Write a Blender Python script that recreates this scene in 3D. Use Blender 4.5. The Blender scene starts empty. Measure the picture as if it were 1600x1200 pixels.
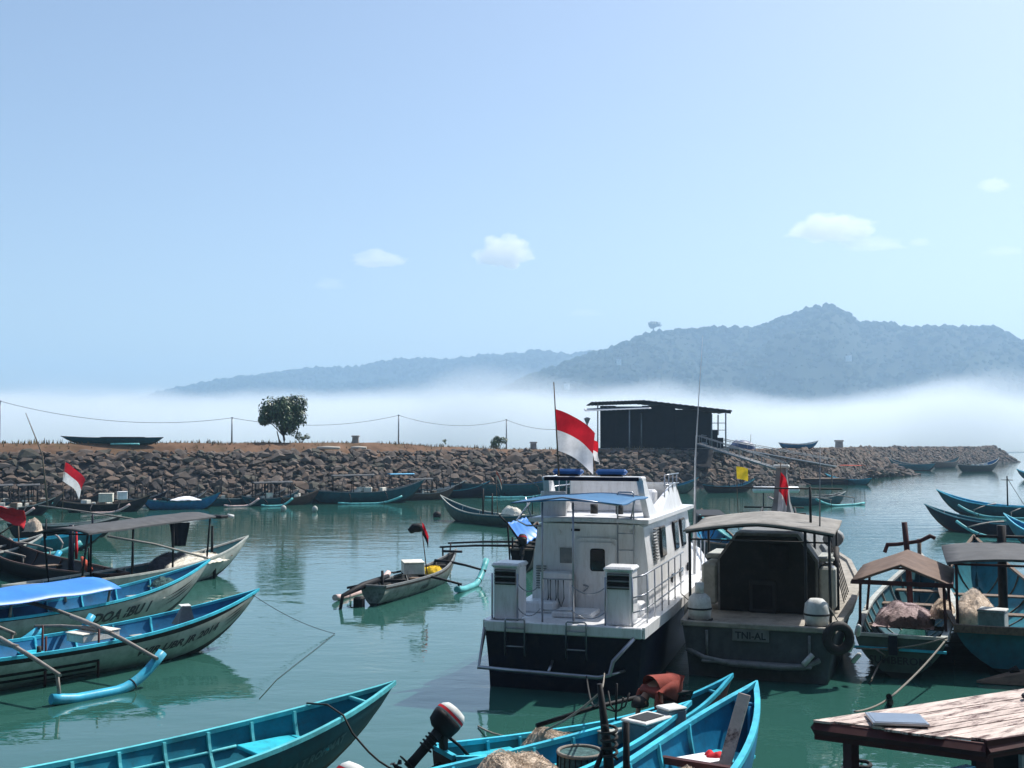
import bpy, bmesh, math, random
from mathutils import Vector, Matrix, noise as mnoise
R = math.radians
C = bpy.context.scene.collection
SC = bpy.context.scene

# ------------------------------------------------------------------ camera
EYE = 5.0; FPX = 1700.0; PITCH = math.atan(95 / FPX)
cam = bpy.data.cameras.new('camera'); camo = bpy.data.objects.new('camera', cam); C.objects.link(camo)
camo.location = (0, 0, EYE); camo.rotation_euler = (math.pi / 2 + PITCH, 0, 0)
cam.sensor_width = 36; cam.lens = 36 * FPX / 1600; cam.clip_start = 0.1; cam.clip_end = 30000
SC.camera = camo
# ------------------------------------------------------------------ light
SUN_AZ, SUN_EL = 50, 52          # azimuth clockwise from +Y (the way the camera looks)
world = bpy.data.worlds.new('World'); SC.world = world; world.use_nodes = True
wn = world.node_tree; wn.nodes.clear()
wo = wn.nodes.new('ShaderNodeOutputWorld'); bg = wn.nodes.new('ShaderNodeBackground')
sky = wn.nodes.new('ShaderNodeTexSky'); sky.sky_type = 'NISHITA'; sky.sun_disc = False
sky.sun_elevation = R(SUN_EL); sky.sun_rotation = R(SUN_AZ)
sky.altitude = 0; sky.air_density = 1.0; sky.dust_density = 1.7; sky.ozone_density = 1.2
wn.links.new(sky.outputs[0], bg.inputs[0]); wn.links.new(bg.outputs[0], wo.inputs[0])
bg.inputs[1].default_value = 0.118
sl = bpy.data.lights.new('sun', 'SUN'); slo = bpy.data.objects.new('sun', sl); C.objects.link(slo)
sl.energy = 5.0; sl.angle = R(0.53); sl.color = (1.0, 0.95, 0.88)
sd = Vector((math.sin(R(SUN_AZ)) * math.cos(R(SUN_EL)), math.cos(R(SUN_AZ)) * math.cos(R(SUN_EL)), math.sin(R(SUN_EL))))
slo.rotation_euler = sd.to_track_quat('Z', 'Y').to_euler(); slo.location = (0, 0, 60)
SC.view_settings.view_transform = 'Standard'; SC.view_settings.look = 'None'
SC.view_settings.exposure = 0.4; SC.view_settings.gamma = 1.0; SC.view_settings.use_curve_mapping = False
SC.render.engine = 'CYCLES'
SC.cycles.use_denoising = True
SC.cycles.max_bounces = 8; SC.cycles.volume_bounces = 2; SC.cycles.transparent_max_bounces = 8
SC.cycles.volume_max_steps = 96; SC.cycles.volume_step_rate = 1.0
SC.cycles.sample_clamp_indirect = 6.0; SC.cycles.caustics_reflective = False; SC.cycles.caustics_refractive = False

# ------------------------------------------------------------------ helpers
def ray(px, py):
    u = (px - 800) / FPX; v = (600 - py) / FPX; c, s = math.cos(PITCH), math.sin(PITCH)
    return Vector((u, c - v * s, s + v * c))
def W(px, py, z=0.0):
    """world point of a photo position at height z"""
    d = ray(px, py); return Vector((0, 0, EYE)) + d * ((z - EYE) / d.z)
def WD(px, py, Y):
    """world point of a photo position at distance Y"""
    d = ray(px, py); return Vector((0, 0, EYE)) + d * (Y / d.y)

def tag(o, label=None, cat=None, group=None, kind=None):
    if label: o['label'] = label
    if cat: o['category'] = cat
    if group: o['group'] = group
    if kind: o['kind'] = kind
    return o
def empty(name, loc=(0, 0, 0), rz=0.0):
    o = bpy.data.objects.new(name, None); C.objects.link(o); o.empty_display_size = 0.3
    o.location = loc; o.rotation_euler = (0, 0, rz); return o
def thing(name, label, cat, loc=(0, 0, 0), rz=0.0, group=None):
    return tag(empty(name, loc, rz), label, cat, group)
def kid(name, mesh, parent):
    o = bpy.data.objects.new(name, mesh); C.objects.link(o); o.parent = parent; return o

class MB:
    def __init__(s): s.v = []; s.f = []; s.m = []; s.sm = []
    def add(s, vs, fs, mi=0, smooth=False):
        b = len(s.v); s.v += [Vector(p) for p in vs]
        for f in fs: s.f.append([b + i for i in f]); s.m.append(mi); s.sm.append(smooth)
        return s
    def box(s, c, size, rot=None, mi=0, bev=0.0):
        hx, hy, hz = size[0] / 2, size[1] / 2, size[2] / 2
        M = rot if rot is not None else Matrix.Identity(3)
        c = Vector(c)
        if bev <= 0:
            vs = [c + M @ Vector((x * hx, y * hy, z * hz)) for z in (-1, 1) for y in (-1, 1) for x in (-1, 1)]
            return s.add(vs, [(0, 2, 3, 1), (4, 5, 7, 6), (0, 1, 5, 4), (2, 6, 7, 3), (0, 4, 6, 2), (1, 3, 7, 5)], mi)
        b = min(bev, hx * .95, hy * .95, hz * .95); vs = []; ix = {}
        for z in (-1, 1):
            for y in (-1, 1):
                for x in (-1, 1):
                    for a in range(3):
                        d = [hx - b, hy - b, hz - b]; d[a] += b
                        ix[(x, y, z, a)] = len(vs); vs.append(c + M @ Vector((x * d[0], y * d[1], z * d[2])))
        fs = []
        def g(k, a): return ix[(k[0], k[1], k[2], a)]
        for a in range(3):
            o1, o2 = [i for i in range(3) if i != a]
            for sg in (-1, 1):
                q = []
                for p, r_ in ((-1, -1), (1, -1), (1, 1), (-1, 1)):
                    k = [0, 0, 0]; k[a] = sg; k[o1] = p; k[o2] = r_; q.append(g(k, a))
                fs.append(q)
        for a in range(3):
            o1, o2 = [i for i in range(3) if i != a]
            for p in (-1, 1):
                for r_ in (-1, 1):
                    k0 = [0, 0, 0]; k0[a] = -1; k0[o1] = p; k0[o2] = r_; k1 = list(k0); k1[a] = 1
                    fs.append([g(k0, o1), g(k1, o1), g(k1, o2), g(k0, o2)])
        for z in (-1, 1):
            for y in (-1, 1):
                for x in (-1, 1): fs.append([ix[(x, y, z, a)] for a in range(3)])
        return s.add(vs, fs, mi)
    def tube(s, pts, r, n=8, mi=0, cap=True, smooth=True):
        pts = [Vector(p) for p in pts]; k = len(pts); rs = r if isinstance(r, (list, tuple)) else [r] * k
        rings = []; up = Vector((0, 0, 1))
        for i, p in enumerate(pts):
            t = (pts[min(i + 1, k - 1)] - pts[max(i - 1, 0)])
            if t.length < 1e-9: t = Vector((0, 0, 1))
            t.normalize()
            a = t.cross(up)
            if a.length < 1e-3: a = t.cross(Vector((1, 0, 0)))
            a.normalize(); b = a.cross(t)
            rings.append([p + (a * math.cos(2 * math.pi * j / n) + b * math.sin(2 * math.pi * j / n)) * rs[i] for j in range(n)])
        return s.loft(rings, mi, cap, smooth)
    def loft(s, rings, mi=0, cap=True, smooth=True, closed=True):
        n = len(rings[0]); vs = [p for r_ in rings for p in r_]; fs = []
        for i in range(len(rings) - 1):
            for j in range(n if closed else n - 1):
                a = i * n + j; b = i * n + (j + 1) % n; fs.append((a, b, b + n, a + n))
        s.add(vs, fs, mi, smooth)
        if cap and closed:
            s.add(rings[0], [list(range(n))[::-1]], mi); s.add(rings[-1], [list(range(n))], mi)
        return s
    def sheet(s, fn, nu, nv, th=0.0, mi=0, smooth=True, mif=None):
        """a curved sheet fn(u,v) with thickness th along -z"""
        vs = [Vector(fn(i / nu, j / nv)) for i in range(nu + 1) for j in range(nv + 1)]
        w = nv + 1
        for i in range(nu):
            for j in range(nv):
                q = [i * w + j, (i + 1) * w + j, (i + 1) * w + j + 1, i * w + j + 1]
                s.add([vs[k] for k in q], [(0, 1, 2, 3)], mif(i, j) if mif else mi, smooth)
        if th:
            lo = [p - Vector((0, 0, th)) for p in vs]
            for i in range(nu):
                for j in range(nv):
                    q = [i * w + j, i * w + j + 1, (i + 1) * w + j + 1, (i + 1) * w + j]
                    s.add([lo[k] for k in q], [(0, 1, 2, 3)], mif(i, j) if mif else mi, smooth)
            edge = [i * w for i in range(nu + 1)] + [nu * w + j for j in range(1, w)] + [i * w + nv for i in range(nu - 1, -1, -1)] + [j for j in range(nv - 1, 0, -1)]
            for k in range(len(edge)):
                a, b = edge[k], edge[(k + 1) % len(edge)]
                s.add([vs[a], vs[b], lo[b], lo[a]], [(3, 2, 1, 0)], mi)
        return s
    def mesh(s, name, mats, merge=True, fix=True):
        me = bpy.data.meshes.new(name); me.from_pydata([tuple(p) for p in s.v], [], s.f)
        for mm in (mats if isinstance(mats, (list, tuple)) else [mats]): me.materials.append(mm)
        me.polygons.foreach_set('material_index', s.m); me.polygons.foreach_set('use_smooth', s.sm)
        bm = bmesh.new(); bm.from_mesh(me)
        if merge: bmesh.ops.remove_doubles(bm, verts=bm.verts, dist=1e-5)
        if fix: bmesh.ops.recalc_face_normals(bm, faces=bm.faces)
        bm.to_mesh(me); bm.free(); me.update(); return me
    def build(s, name, mats, parent=None, merge=True, fix=True):
        return kid(name, s.mesh(name, mats, merge, fix), parent)

def P(name, parent, mat_, fn):
    """one part: fn draws into a fresh MB"""
    m = MB(); fn(m); return m.build(name, mat_, parent)
def rotx(a): return Matrix.Rotation(a, 3, 'X')
def roty(a): return Matrix.Rotation(a, 3, 'Y')
def rotz(a): return Matrix.Rotation(a, 3, 'Z')
def sag(a, b, d, n=12):
    a, b = Vector(a), Vector(b)
    return [a.lerp(b, i / n) - Vector((0, 0, d * 4 * (i / n) * (1 - i / n))) for i in range(n + 1)]

# ------------------------------------------------------------------ materials
MATS = {}
def mat(name, col, rough=0.6, metal=0.0, var=0.25, scale=3.0, bump=0.0, bscale=40.0, dirt=None, dirt_amt=0.35, dscale=1.5, spec=0.5, stretch=None, coat=0.0):
    if name in MATS: return MATS[name]
    m = bpy.data.materials.new(name); m.use_nodes = True; nt = m.node_tree; b = nt.nodes['Principled BSDF']
    MATS[name] = m
    b.inputs['Roughness'].default_value = rough; b.inputs['Metallic'].default_value = metal
    b.inputs['Specular IOR Level'].default_value = spec
    if coat: b.inputs['Coat Weight'].default_value = coat
    tc = nt.nodes.new('ShaderNodeTexCoord'); vec = tc.outputs['Object']
    if stretch:
        mp = nt.nodes.new('ShaderNodeMapping'); mp.inputs['Scale'].default_value = stretch
        nt.links.new(vec, mp.inputs[0]); vec = mp.outputs[0]
    n1 = nt.nodes.new('ShaderNodeTexNoise'); n1.inputs['Scale'].default_value = scale; n1.inputs['Detail'].default_value = 8; n1.inputs['Roughness'].default_value = 0.65
    nt.links.new(vec, n1.inputs['Vector'])
    mr = nt.nodes.new('ShaderNodeMapRange'); mr.inputs[1].default_value = 0.3; mr.inputs[2].default_value = 0.7
    mr.inputs[3].default_value = 1 - var; mr.inputs[4].default_value = 1 + var
    nt.links.new(n1.outputs[0], mr.inputs[0])
    mx = nt.nodes.new('ShaderNodeVectorMath'); mx.operation = 'SCALE'; mx.inputs[0].default_value = col[:3]
    nt.links.new(mr.outputs[0], mx.inputs['Scale']); out = mx.outputs[0]
    if dirt is not None:
        n2 = nt.nodes.new('ShaderNodeTexNoise'); n2.inputs['Scale'].default_value = dscale; n2.inputs['Detail'].default_value = 10; n2.inputs['Roughness'].default_value = 0.75
        nt.links.new(vec, n2.inputs['Vector'])
        r2 = nt.nodes.new('ShaderNodeMapRange'); r2.inputs[1].default_value = 0.5; r2.inputs[2].default_value = 0.72; r2.inputs[3].default_value = 0.0; r2.inputs[4].default_value = dirt_amt * 2
        r2.clamp = True
        nt.links.new(n2.outputs[0], r2.inputs[0])
        mm = nt.nodes.new('ShaderNodeMix'); mm.data_type = 'RGBA'; mm.clamp_factor = True
        nt.links.new(r2.outputs[0], mm.inputs[0]); nt.links.new(out, mm.inputs[6]); mm.inputs[7].default_value = (*dirt[:3], 1); out = mm.outputs[2]
    nt.links.new(out, b.inputs['Base Color'])
    if bump:
        n3 = nt.nodes.new('ShaderNodeTexNoise'); n3.inputs['Scale'].default_value = bscale; n3.inputs['Detail'].default_value = 6
        nt.links.new(vec, n3.inputs['Vector'])
        bp = nt.nodes.new('ShaderNodeBump'); bp.inputs['Strength'].default_value = bump; bp.inputs['Distance'].default_value = 0.02
        nt.links.new(n3.outputs[0], bp.inputs['Height']); nt.links.new(bp.outputs[0], b.inputs['Normal'])
    return m

# ------------------------------------------------------------------ sea
def make_sea():
    m = bpy.data.materials.new('sea_water'); m.use_nodes = True; nt = m.node_tree; b = nt.nodes['Principled BSDF']
    b.inputs['Base Color'].default_value = (0.026, 0.098, 0.080, 1); b.inputs['Roughness'].default_value = 0.015; b.inputs['IOR'].default_value = 1.5
    b.inputs['Specular IOR Level'].default_value = 0.5
    tc = nt.nodes.new('ShaderNodeTexCoord')
    def nz(sc, det, rough=0.5):
        mp = nt.nodes.new('ShaderNodeMapping'); mp.inputs['Scale'].default_value = sc; mp.inputs['Rotation'].default_value = (0, 0, R(8))
        nt.links.new(tc.outputs['Object'], mp.inputs[0])
        n = nt.nodes.new('ShaderNodeTexNoise'); n.inputs['Scale'].default_value = 1; n.inputs['Detail'].default_value = det; n.inputs['Roughness'].default_value = rough
        n.inputs['Distortion'].default_value = 0.3
        nt.links.new(mp.outputs[0], n.inputs['Vector']); return n
    a = nz((0.45, 0.75, 1), 3); c = nz((1.7, 3.0, 1), 3, 0.6); patch = nz((0.018, 0.03, 1), 3)
    pr = nt.nodes.new('ShaderNodeMapRange'); pr.inputs[1].default_value = 0.38; pr.inputs[2].default_value = 0.66; pr.inputs[3].default_value = 0.15; pr.inputs[4].default_value = 1.0
    nt.links.new(patch.outputs[0], pr.inputs[0])
    b1 = nt.nodes.new('ShaderNodeBump'); b1.inputs['Distance'].default_value = 0.10; b1.inputs['Strength'].default_value = 0.2
    b2 = nt.nodes.new('ShaderNodeBump'); b2.inputs['Distance'].default_value = 0.035
    st = nt.nodes.new('ShaderNodeMath'); st.operation = 'MULTIPLY'; st.inputs[1].default_value = 0.36
    nt.links.new(pr.outputs[0], st.inputs[0]); nt.links.new(st.outputs[0], b2.inputs['Strength'])
    nt.links.new(a.outputs[0], b1.inputs['Height']); nt.links.new(c.outputs[0], b2.inputs['Height'])
    nt.links.new(b1.outputs[0], b2.inputs['Normal']); nt.links.new(b2.outputs[0], b.inputs['Normal'])
    s = MB(); s.add([(-6000, -60, 0), (6000, -60, 0), (6000, 9000, 0), (-6000, 9000, 0)], [(0, 1, 2, 3)])
    tag(s.build('sea', m), kind='structure', label='calm green harbour water')
make_sea()

# ------------------------------------------------------------------ hills
def interp(tab, x):
    if x <= tab[0][0]: return tab[0][1]
    for (x0, y0), (x1, y1) in zip(tab, tab[1:]):
        if x <= x1: return y0 + (y1 - y0) * (x - x0) / (x1 - x0)
    return tab[-1][1]
RIDGE_NEAR = [(700, 640), (780, 606), (830, 585), (880, 566), (920, 552), (960, 541), (985, 530), (1010, 520), (1060, 514), (1120, 509), (1180, 510), (1230, 492), (1270, 478), (1300, 474), (1325, 485), (1345, 503), (1380, 502), (1430, 511), (1480, 508), (1520, 510), (1560, 510), (1590, 527), (1640, 545), (1800, 560), (2100, 600)]
RIDGE_FAR = [(120, 650), (255, 610), (300, 600), (345, 591), (400, 586), (480, 574), (560, 571), (600, 561), (650, 558), (700, 561), (750, 554), (800, 552), (840, 546), (890, 552), (930, 548), (1000, 540), (1100, 530), (1300, 530), (1600, 540)]
def ridge_h(tab, px, D):
    return EYE + (695 - interp(tab, px)) / FPX * D
m_hill = mat('hill_forest', (0.016, 0.026, 0.014), 0.9, var=0.5, scale=0.006, spec=0.1)
m_tree_far = mat('far_foliage', (0.022, 0.038, 0.019), 0.9, var=0.5, scale=0.02, spec=0.1)
def make_hill(name, label, tab, D, depth, x0, x1, n=150):
    random.seed(hash(name) % 7)
    mb = MB(); rows = 16; grid = []
    for i in range(n + 1):
        px = x0 + (x1 - x0) * i / n; X = (px - 800) / FPX * D; H = max(1.0, ridge_h(tab, px, D) - D * 0.004)
        col = []
        for j in range(rows + 1):
            t = j / rows
            prof = math.sin(min(t / 0.55, 1) * math.pi / 2) ** 1.1 if t < 0.55 else math.cos((t - 0.55) / 0.45 * math.pi / 2)
            y = D - depth * 0.55 + depth * t
            sp = mnoise.fractal(Vector((X * 7.8 / D, y * 7.8 / D, D)), 1.0, 2.0, 4)
            z = H * prof * (1 + (0.6 * sp if t < 0.5 else 0.0) * (1 - abs(t - .1)))
            z = min(z, H * (0.25 + 0.75 * prof)) if t < .55 else z
            col.append(Vector((X * y / D, y, z if 0 < j < rows else -4)))
        grid.append(col)
    vs = [p for c in grid for p in c]; w = rows + 1
    mb.add(vs, [(i * w + j, (i + 1) * w + j, (i + 1) * w + j + 1, i * w + j + 1) for i in range(n) for j in range(rows)], 0, True)
    hill = tag(mb.build(name, m_hill), kind='structure', label=label)
    # forest clumps over the slope and the skyline
    fb = MB(); ico = bmesh.new(); bmesh.ops.create_icosphere(ico, subdivisions=1, radius=1); iv = [v.co.copy() for v in ico.verts]; itf = [[v.index for v in f.verts] for f in ico.faces]; ico.free()
    k = D / 1300
    for q in range(9500):
        i = random.random() * (n - 1); j = random.uniform(1.5, 10) if q % 3 else random.uniform(7.6, 9.4)
        a, b = int(i), int(j); fi, fj = i - a, j - b
        p = grid[a][b].lerp(grid[a + 1][b], fi).lerp(grid[a][b + 1].lerp(grid[a + 1][b + 1], fi), fj)
        s = (1.3 + 3.8 * random.random() ** 2.5) * k; hh = s * random.uniform(0.6, 1.15)
        sd_ = random.random() * 99
        fb.add([p + Vector((v.x * s, v.y * s, v.z * hh + hh * .3)) * (1 + 0.2 * mnoise.noise(v * 1.7 + Vector((sd_, 0, 0)))) for v in iv], itf, 0, True)
    tag(fb.build('forest', m_tree_far, hill, merge=False, fix=False), kind='stuff')
    return grid
make_hill('far_ridge', 'low forested ridge fading into haze on the left', RIDGE_FAR, 4000, 1600, 60, 1400)
make_hill('near_hill', 'forested headland with a rounded summit on the right', RIDGE_NEAR, 2600, 1200, 690, 2000)

# ------------------------------------------------------------------ haze and fog
def volume_mat(name, col, dens, aniso=0.0):
    m = bpy.data.materials.new(name); m.use_nodes = True; nt = m.node_tree
    nt.nodes.remove(nt.nodes['Principled BSDF']); o = nt.nodes['Material Output']
    v = nt.nodes.new('ShaderNodeVolumePrincipled'); v.inputs['Color'].default_value = (*col, 1); v.inputs['Density'].default_value = dens; v.inputs['Anisotropy'].default_value = aniso
    nt.links.new(v.outputs[0], o.inputs['Volume']); return m, nt, v
def make_haze():
    m, nt, v = volume_mat('haze_air', (0.50, 0.74, 1.0), 0.00031, 0.2)
    mb = MB(); mb.box((400, 2550, 190), (5200, 5300, 386)); tag(mb.build('haze', m), kind='stuff', label='thin blue haze in the air')
make_haze()
def make_fog():
    m, nt, v = volume_mat('fog', (0.88, 0.95, 1.0), 0.02, 0.3)
    tc = nt.nodes.new('ShaderNodeTexCoord'); sep = nt.nodes.new('ShaderNodeSeparateXYZ'); nt.links.new(tc.outputs['Object'], sep.inputs[0])
    n = nt.nodes.new('ShaderNodeTexNoise'); n.inputs['Scale'].default_value = 0.008; n.inputs['Detail'].default_value = 5
    nt.links.new(tc.outputs['Object'], n.inputs['Vector'])
    # height of the top: 40 m + noise, soft over 14 m
    a = nt.nodes.new('ShaderNodeMath'); a.operation = 'MULTIPLY_ADD'; a.inputs[1].default_value = 60; a.inputs[2].default_value = 5
    nt.links.new(n.outputs[0], a.inputs[0])
    s = nt.nodes.new('ShaderNodeMath'); s.operation = 'SUBTRACT'; nt.links.new(a.outputs[0], s.inputs[0]); nt.links.new(sep.outputs[2], s.inputs[1])
    r_ = nt.nodes.new('ShaderNodeMapRange'); r_.interpolation_type = 'SMOOTHSTEP'; r_.inputs[1].default_value = -5; r_.inputs[2].default_value = 14; r_.inputs[3].default_value = 0; r_.inputs[4].default_value = 0.03
    nt.links.new(s.outputs[0], r_.inputs[0]); nt.links.new(r_.outputs[0], v.inputs['Density'])
    m.cycles.volume_step_rate = 4.0
    mb = MB(); mb.box((300, 700, 30.5), (2600, 240, 59)); tag(mb.build('fog_bank', m), kind='stuff', label='low white fog bank lying on the sea behind the breakwater')
make_fog()

# ------------------------------------------------------------------ quay, and an added unseen block against sky light from behind
def make_quay():
    q = MB(); q.box((0, -22, .4), (160, 54, 3.0)); tag(q.build('quay', mat('quay_concrete', (.2, .19, .18), .9, var=.25, scale=.8, bump=.3, bscale=6)), kind='structure', label='concrete quay under the viewer')
    w = MB(); w.box((0, -10, 13.9), (150, 12, 24)); w.box((0, -10, 26.1), (152, 14, .4)); tag(w.build('sky_block', mat('sky_block_dark', (.05, .045, .04), .85, var=.3, scale=.6, stretch=(6, 1, .4), bump=.3, bscale=4)), kind='structure', label='added unseen dark block behind the viewer that cuts off sky light')  # added out of view, tall and dark, to deepen shade on camera-facing sides
make_quay()

# ------------------------------------------------------------------ breakwater
PATH = [Vector(p) for p in [(-95, 74), (-62, 83), (-42, 89.5), (-22.7, 97), (-6.5, 110), (7, 119), (24, 124), (42, 142), (58, 172), (67, 192), (80, 224), (110, 270), (146, 315)]]
def catmull(P_, k=10):
    out = []
    for i in range(len(P_) - 1):
        a = P_[max(i - 1, 0)]; b = P_[i]; c = P_[i + 1]; d = P_[min(i + 2, len(P_) - 1)]
        for q in range(k):
            t = q / k; out.append(0.5 * ((2 * b) + (c - a) * t + (2 * a - 5 * b + 4 * c - d) * t * t + (3 * b - a - 3 * c + d) * t ** 3))
    out.append(P_[-1].copy()); return out
CURVE = catmull(PATH)
CUM = [0.0]
for a, b in zip(CURVE, CURVE[1:]): CUM.append(CUM[-1] + (b - a).length)
LEN = CUM[-1]
def path_at(s):
    s = max(0, min(LEN, s)); i = 0
    while i < len(CUM) - 2 and CUM[i + 1] < s: i += 1
    t = (s - CUM[i]) / (CUM[i + 1] - CUM[i]); p = CURVE[i].lerp(CURVE[i + 1], t)
    a = CURVE[max(i - 1, 0)]; b = CURVE[min(i + 2, len(CURVE) - 1)]; d = (b - a).normalized()
    return p, Vector((d.y, -d.x))
def berm(s):
    p, n = path_at(s)
    k = max(0, min(1, (4 - p.x) / 12)); return 0.72 * k
def section(o, s):
    """height of the mole at offset o behind the water line"""
    tab = [(-3, -2.2), (0, -0.15), (5.6, 4.2), (7.0, 4.35), (8.6, 4.45 + berm(s)), (14.5, 4.4 + berm(s) * .9), (22, -1.5)]
    return interp(tab, o)
m_earth = mat('dry_earth', (0.15, 0.092, 0.06), 0.95, var=0.4, scale=0.6, bump=0.6, bscale=2.5, dirt=(0.07, 0.07, 0.03), dirt_amt=.35, dscale=.25, spec=.1)
m_rocks = [mat('rock_grey', (0.125, 0.104, 0.090), 0.9, var=.35, scale=1.5, bump=.5, bscale=5, dirt=(.07, .06, .055), dscale=.9, spec=.15),
           mat('rock_brown', (0.14, 0.104, 0.082), 0.9, var=.35, scale=1.3, bump=.5, bscale=5, dirt=(.07, .055, .05), dscale=.8, spec=.15),
           mat('rock_dark', (0.07, 0.062, 0.058), 0.9, var=.35, scale=1.3, bump=.5, bscale=5, spec=.15),
           mat('rock_olive', (0.085, 0.08, 0.066), 0.9, var=.35, scale=1.3, bump=.5, bscale=5, spec=.15)]
def make_breakwater():
    random.seed(11)
    mb = MB(); ns = 150; offs = [-3, -1, 0, 1.5, 3, 4.5, 5.6, 6.3, 7, 7.8, 8.6, 10, 12, 14.5, 18, 22]; vs = []
    for i in range(ns + 1):
        s = LEN * i / ns; p, n = path_at(s)
        for o in offs:
            z = section(o, s) - (0.45 if o < 6.5 else 0)
            if 8 <= o <= 15: z += 0.14 * mnoise.noise(Vector((s * .3, o * .3, 1))) + .1 * mnoise.noise(Vector((s * 1.1, o, 4)))
            vs.append(Vector((p.x - n.x * o, p.y - n.y * o, z)))
    w = len(offs)
    mb.add(vs, [(i * w + j, i * w + j + 1, (i + 1) * w + j + 1, (i + 1) * w + j) for i in range(ns) for j in range(w - 1)], 0, True)
    e, n = path_at(LEN); d = Vector((-n.y, n.x))
    # rounded head
    head = []
    for o in offs: head.append(Vector((e.x - n.x * o, e.y - n.y * o, section(o, LEN) - .45)))
    base = len(mb.v); cx = e - n * 10; mb.add(head + [Vector((cx.x, cx.y, 4.2)), Vector((cx.x + d.x * 9, cx.y + d.y * 9, -2))], [(j, j + 1, w + 1) for j in range(w - 1)], 0, True)
    for i_ in range(len(mb.f)):
        if (i_ % (w - 1)) < 6 and i_ < ns * (w - 1): mb.m[i_] = 1
    bw = tag(mb.build('breakwater', [m_earth, m_rocks[2]]), kind='structure', label='long rock breakwater with a bare earth top')
    # stones
    protos = []
    for k in range(14):
        bm = bmesh.new()
        for q in range(11):
            v = Vector((random.gauss(0, 1), random.gauss(0, 1), random.gauss(0, 1))).normalized() * random.uniform(.82, 1.1)
            bm.verts.new((v.x * .70, v.y * .46, v.z * .30))
        r = bmesh.ops.convex_hull(bm, input=bm.verts)
        bmesh.ops.delete(bm, geom=[g for g in r['geom_interior'] if isinstance(g, bmesh.types.BMVert)], context='VERTS')
        bmesh.ops.bevel(bm, geom=bm.edges[:], offset=.035, segments=1, affect='EDGES') if False else None
        bmesh.ops.recalc_face_normals(bm, faces=bm.faces)
        me = bpy.data.meshes.new('stone'); bm.to_mesh(me); bm.free()
        me.materials.append(m_rocks[k % 4 if k < 8 else (k % 2)]); protos.append(me)
    st = []
    step = 1.0; s = 6.0
    for row in range(18):
        o0 = -0.4 + row * 0.40; s = 8 + random.random()
        while s < LEN + .5:
            sz = (.42 + .72 * random.random() ** 1.6) * (1.0 if s < 200 else 1.3)
            if random.random() < .12: sz *= 1.5
            p, n = path_at(s); o = o0 + random.uniform(-.22, .22)
            k = (4.35 / 5.6); nrm = Vector((n.x * k, n.y * k, 1)).normalized()
            q = Vector((p.x - n.x * o, p.y - n.y * o, section(o, s) - .12 + random.uniform(-.12, .16)))
            e1 = Vector((-n.y, n.x, random.uniform(-.25, .25))).normalized(); e2 = nrm.cross(e1).normalized(); e3 = e1.cross(e2)
            M = Matrix((e1, e2, e3)).transposed() @ Matrix.Rotation(random.uniform(-.5, .5), 3, 'Z') @ Matrix.Rotation(random.uniform(-.4, .4), 3, 'X') @ Matrix.Rotation(random.choice((0, math.pi)), 3, 'Y')
            st.append((q, M, sz, random.randrange(14) if q.z > .55 + random.uniform(-.2, .25) else random.choice((2, 6))))
            s += sz * 1.0
    # spit of rocks and head
    for q in range(150):
        s = random.uniform(LEN * .50, LEN * .62); p, n = path_at(s); o = random.uniform(-5, 0) * (1 - abs(s / LEN - .56) / .06)
        st.append((Vector((p.x - n.x * o, p.y - n.y * o, max(0, 1.6 + o * .38) * random.uniform(.2, .9) - .1)), Matrix.Rotation(random.random() * 6, 3, 'Z') @ Matrix.Rotation(random.random(), 3, 'X'), random.uniform(.9, 1.7), random.randrange(14)))
    for q in range(170):
        a = random.uniform(-.2, 1.2); rr = random.random(); c0 = e - n * 9
        dirv = (n * math.cos(a * 1.4) + d * math.sin(a * 1.4)); o = rr * 9
        st.append((Vector((c0.x + dirv.x * o, c0.y + dirv.y * o, 4.25 - max(0, o - 3.2) * .78)), Matrix.Rotation(random.random() * 6, 3, 'Z') @ Matrix.Rotation(random.random(), 3, 'X'), random.uniform(1.1, 1.9), random.randrange(14)))
    # the individual stones are those that show largest
    def show(t):
        q = t[0]; px = abs(q.x / q.y * FPX)
        return (t[2] / q.y) if (px < 800 and q.z > 1.0) else 0
    st.sort(key=show, reverse=True)
    rest = MB()
    for i, (q, M, sz, k) in enumerate(st):
        if i < 298:
            o = bpy.data.objects.new('stone', protos[k]); C.objects.link(o); o.parent = bw
            o.matrix_world = Matrix.Translation(q) @ (M.to_4x4()) @ Matrix.Scale(sz, 4)
        else:
            me = protos[k]; rest.add([q + M @ (v.co * sz) for v in me.vertices], [list(f.vertices) for f in me.polygons], m_rocks.index(me.materials[0]))
    tag(rest.build('armour_stones', m_rocks, bw, merge=False, fix=False), kind='stuff')
    # dry grass tufts on the top
    g = MB()
    for q in range(2600):
        s = random.uniform(10, 150); p, n = path_at(s); o = random.uniform(7.2, 11.5) if q % 2 else random.uniform(8.3, 9.2); z = section(o, s) - .05
        h = random.uniform(.12, .42) * (1 + mnoise.noise(Vector((s * .2, 0, 0)))); a = random.random() * 6.28; x, y = p.x - n.x * o, p.y - n.y * o
        ax, ay = math.cos(a) * .07, math.sin(a) * .07; lx, ly = random.uniform(-.15, .15), random.uniform(-.15, .15)
        g.add([(x - ax, y - ay, z), (x + ax, y + ay, z), (x + lx, y + ly, z + h)], [(0, 1, 2)])
    tag(g.build('dry_grass', mat('dry_grass', (.16, .12, .06), .9, var=.5, scale=.8, spec=.1), merge=False, fix=False), kind='stuff', label='dry brown grass on top of the breakwater')
    return bw
make_breakwater()
def on_top(px, o=10.5):
    """point on the mole top seen at photo column px"""
    best = None
    for i in range(400):
        s = LEN * i / 400; p, n = path_at(s); q = p - n * o; d = abs(800 + FPX * q.x / q.y - px)
        if best is None or d < best[0]: best = (d, Vector((q.x, q.y, section(o, s))), s)
    return best[1]

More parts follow.
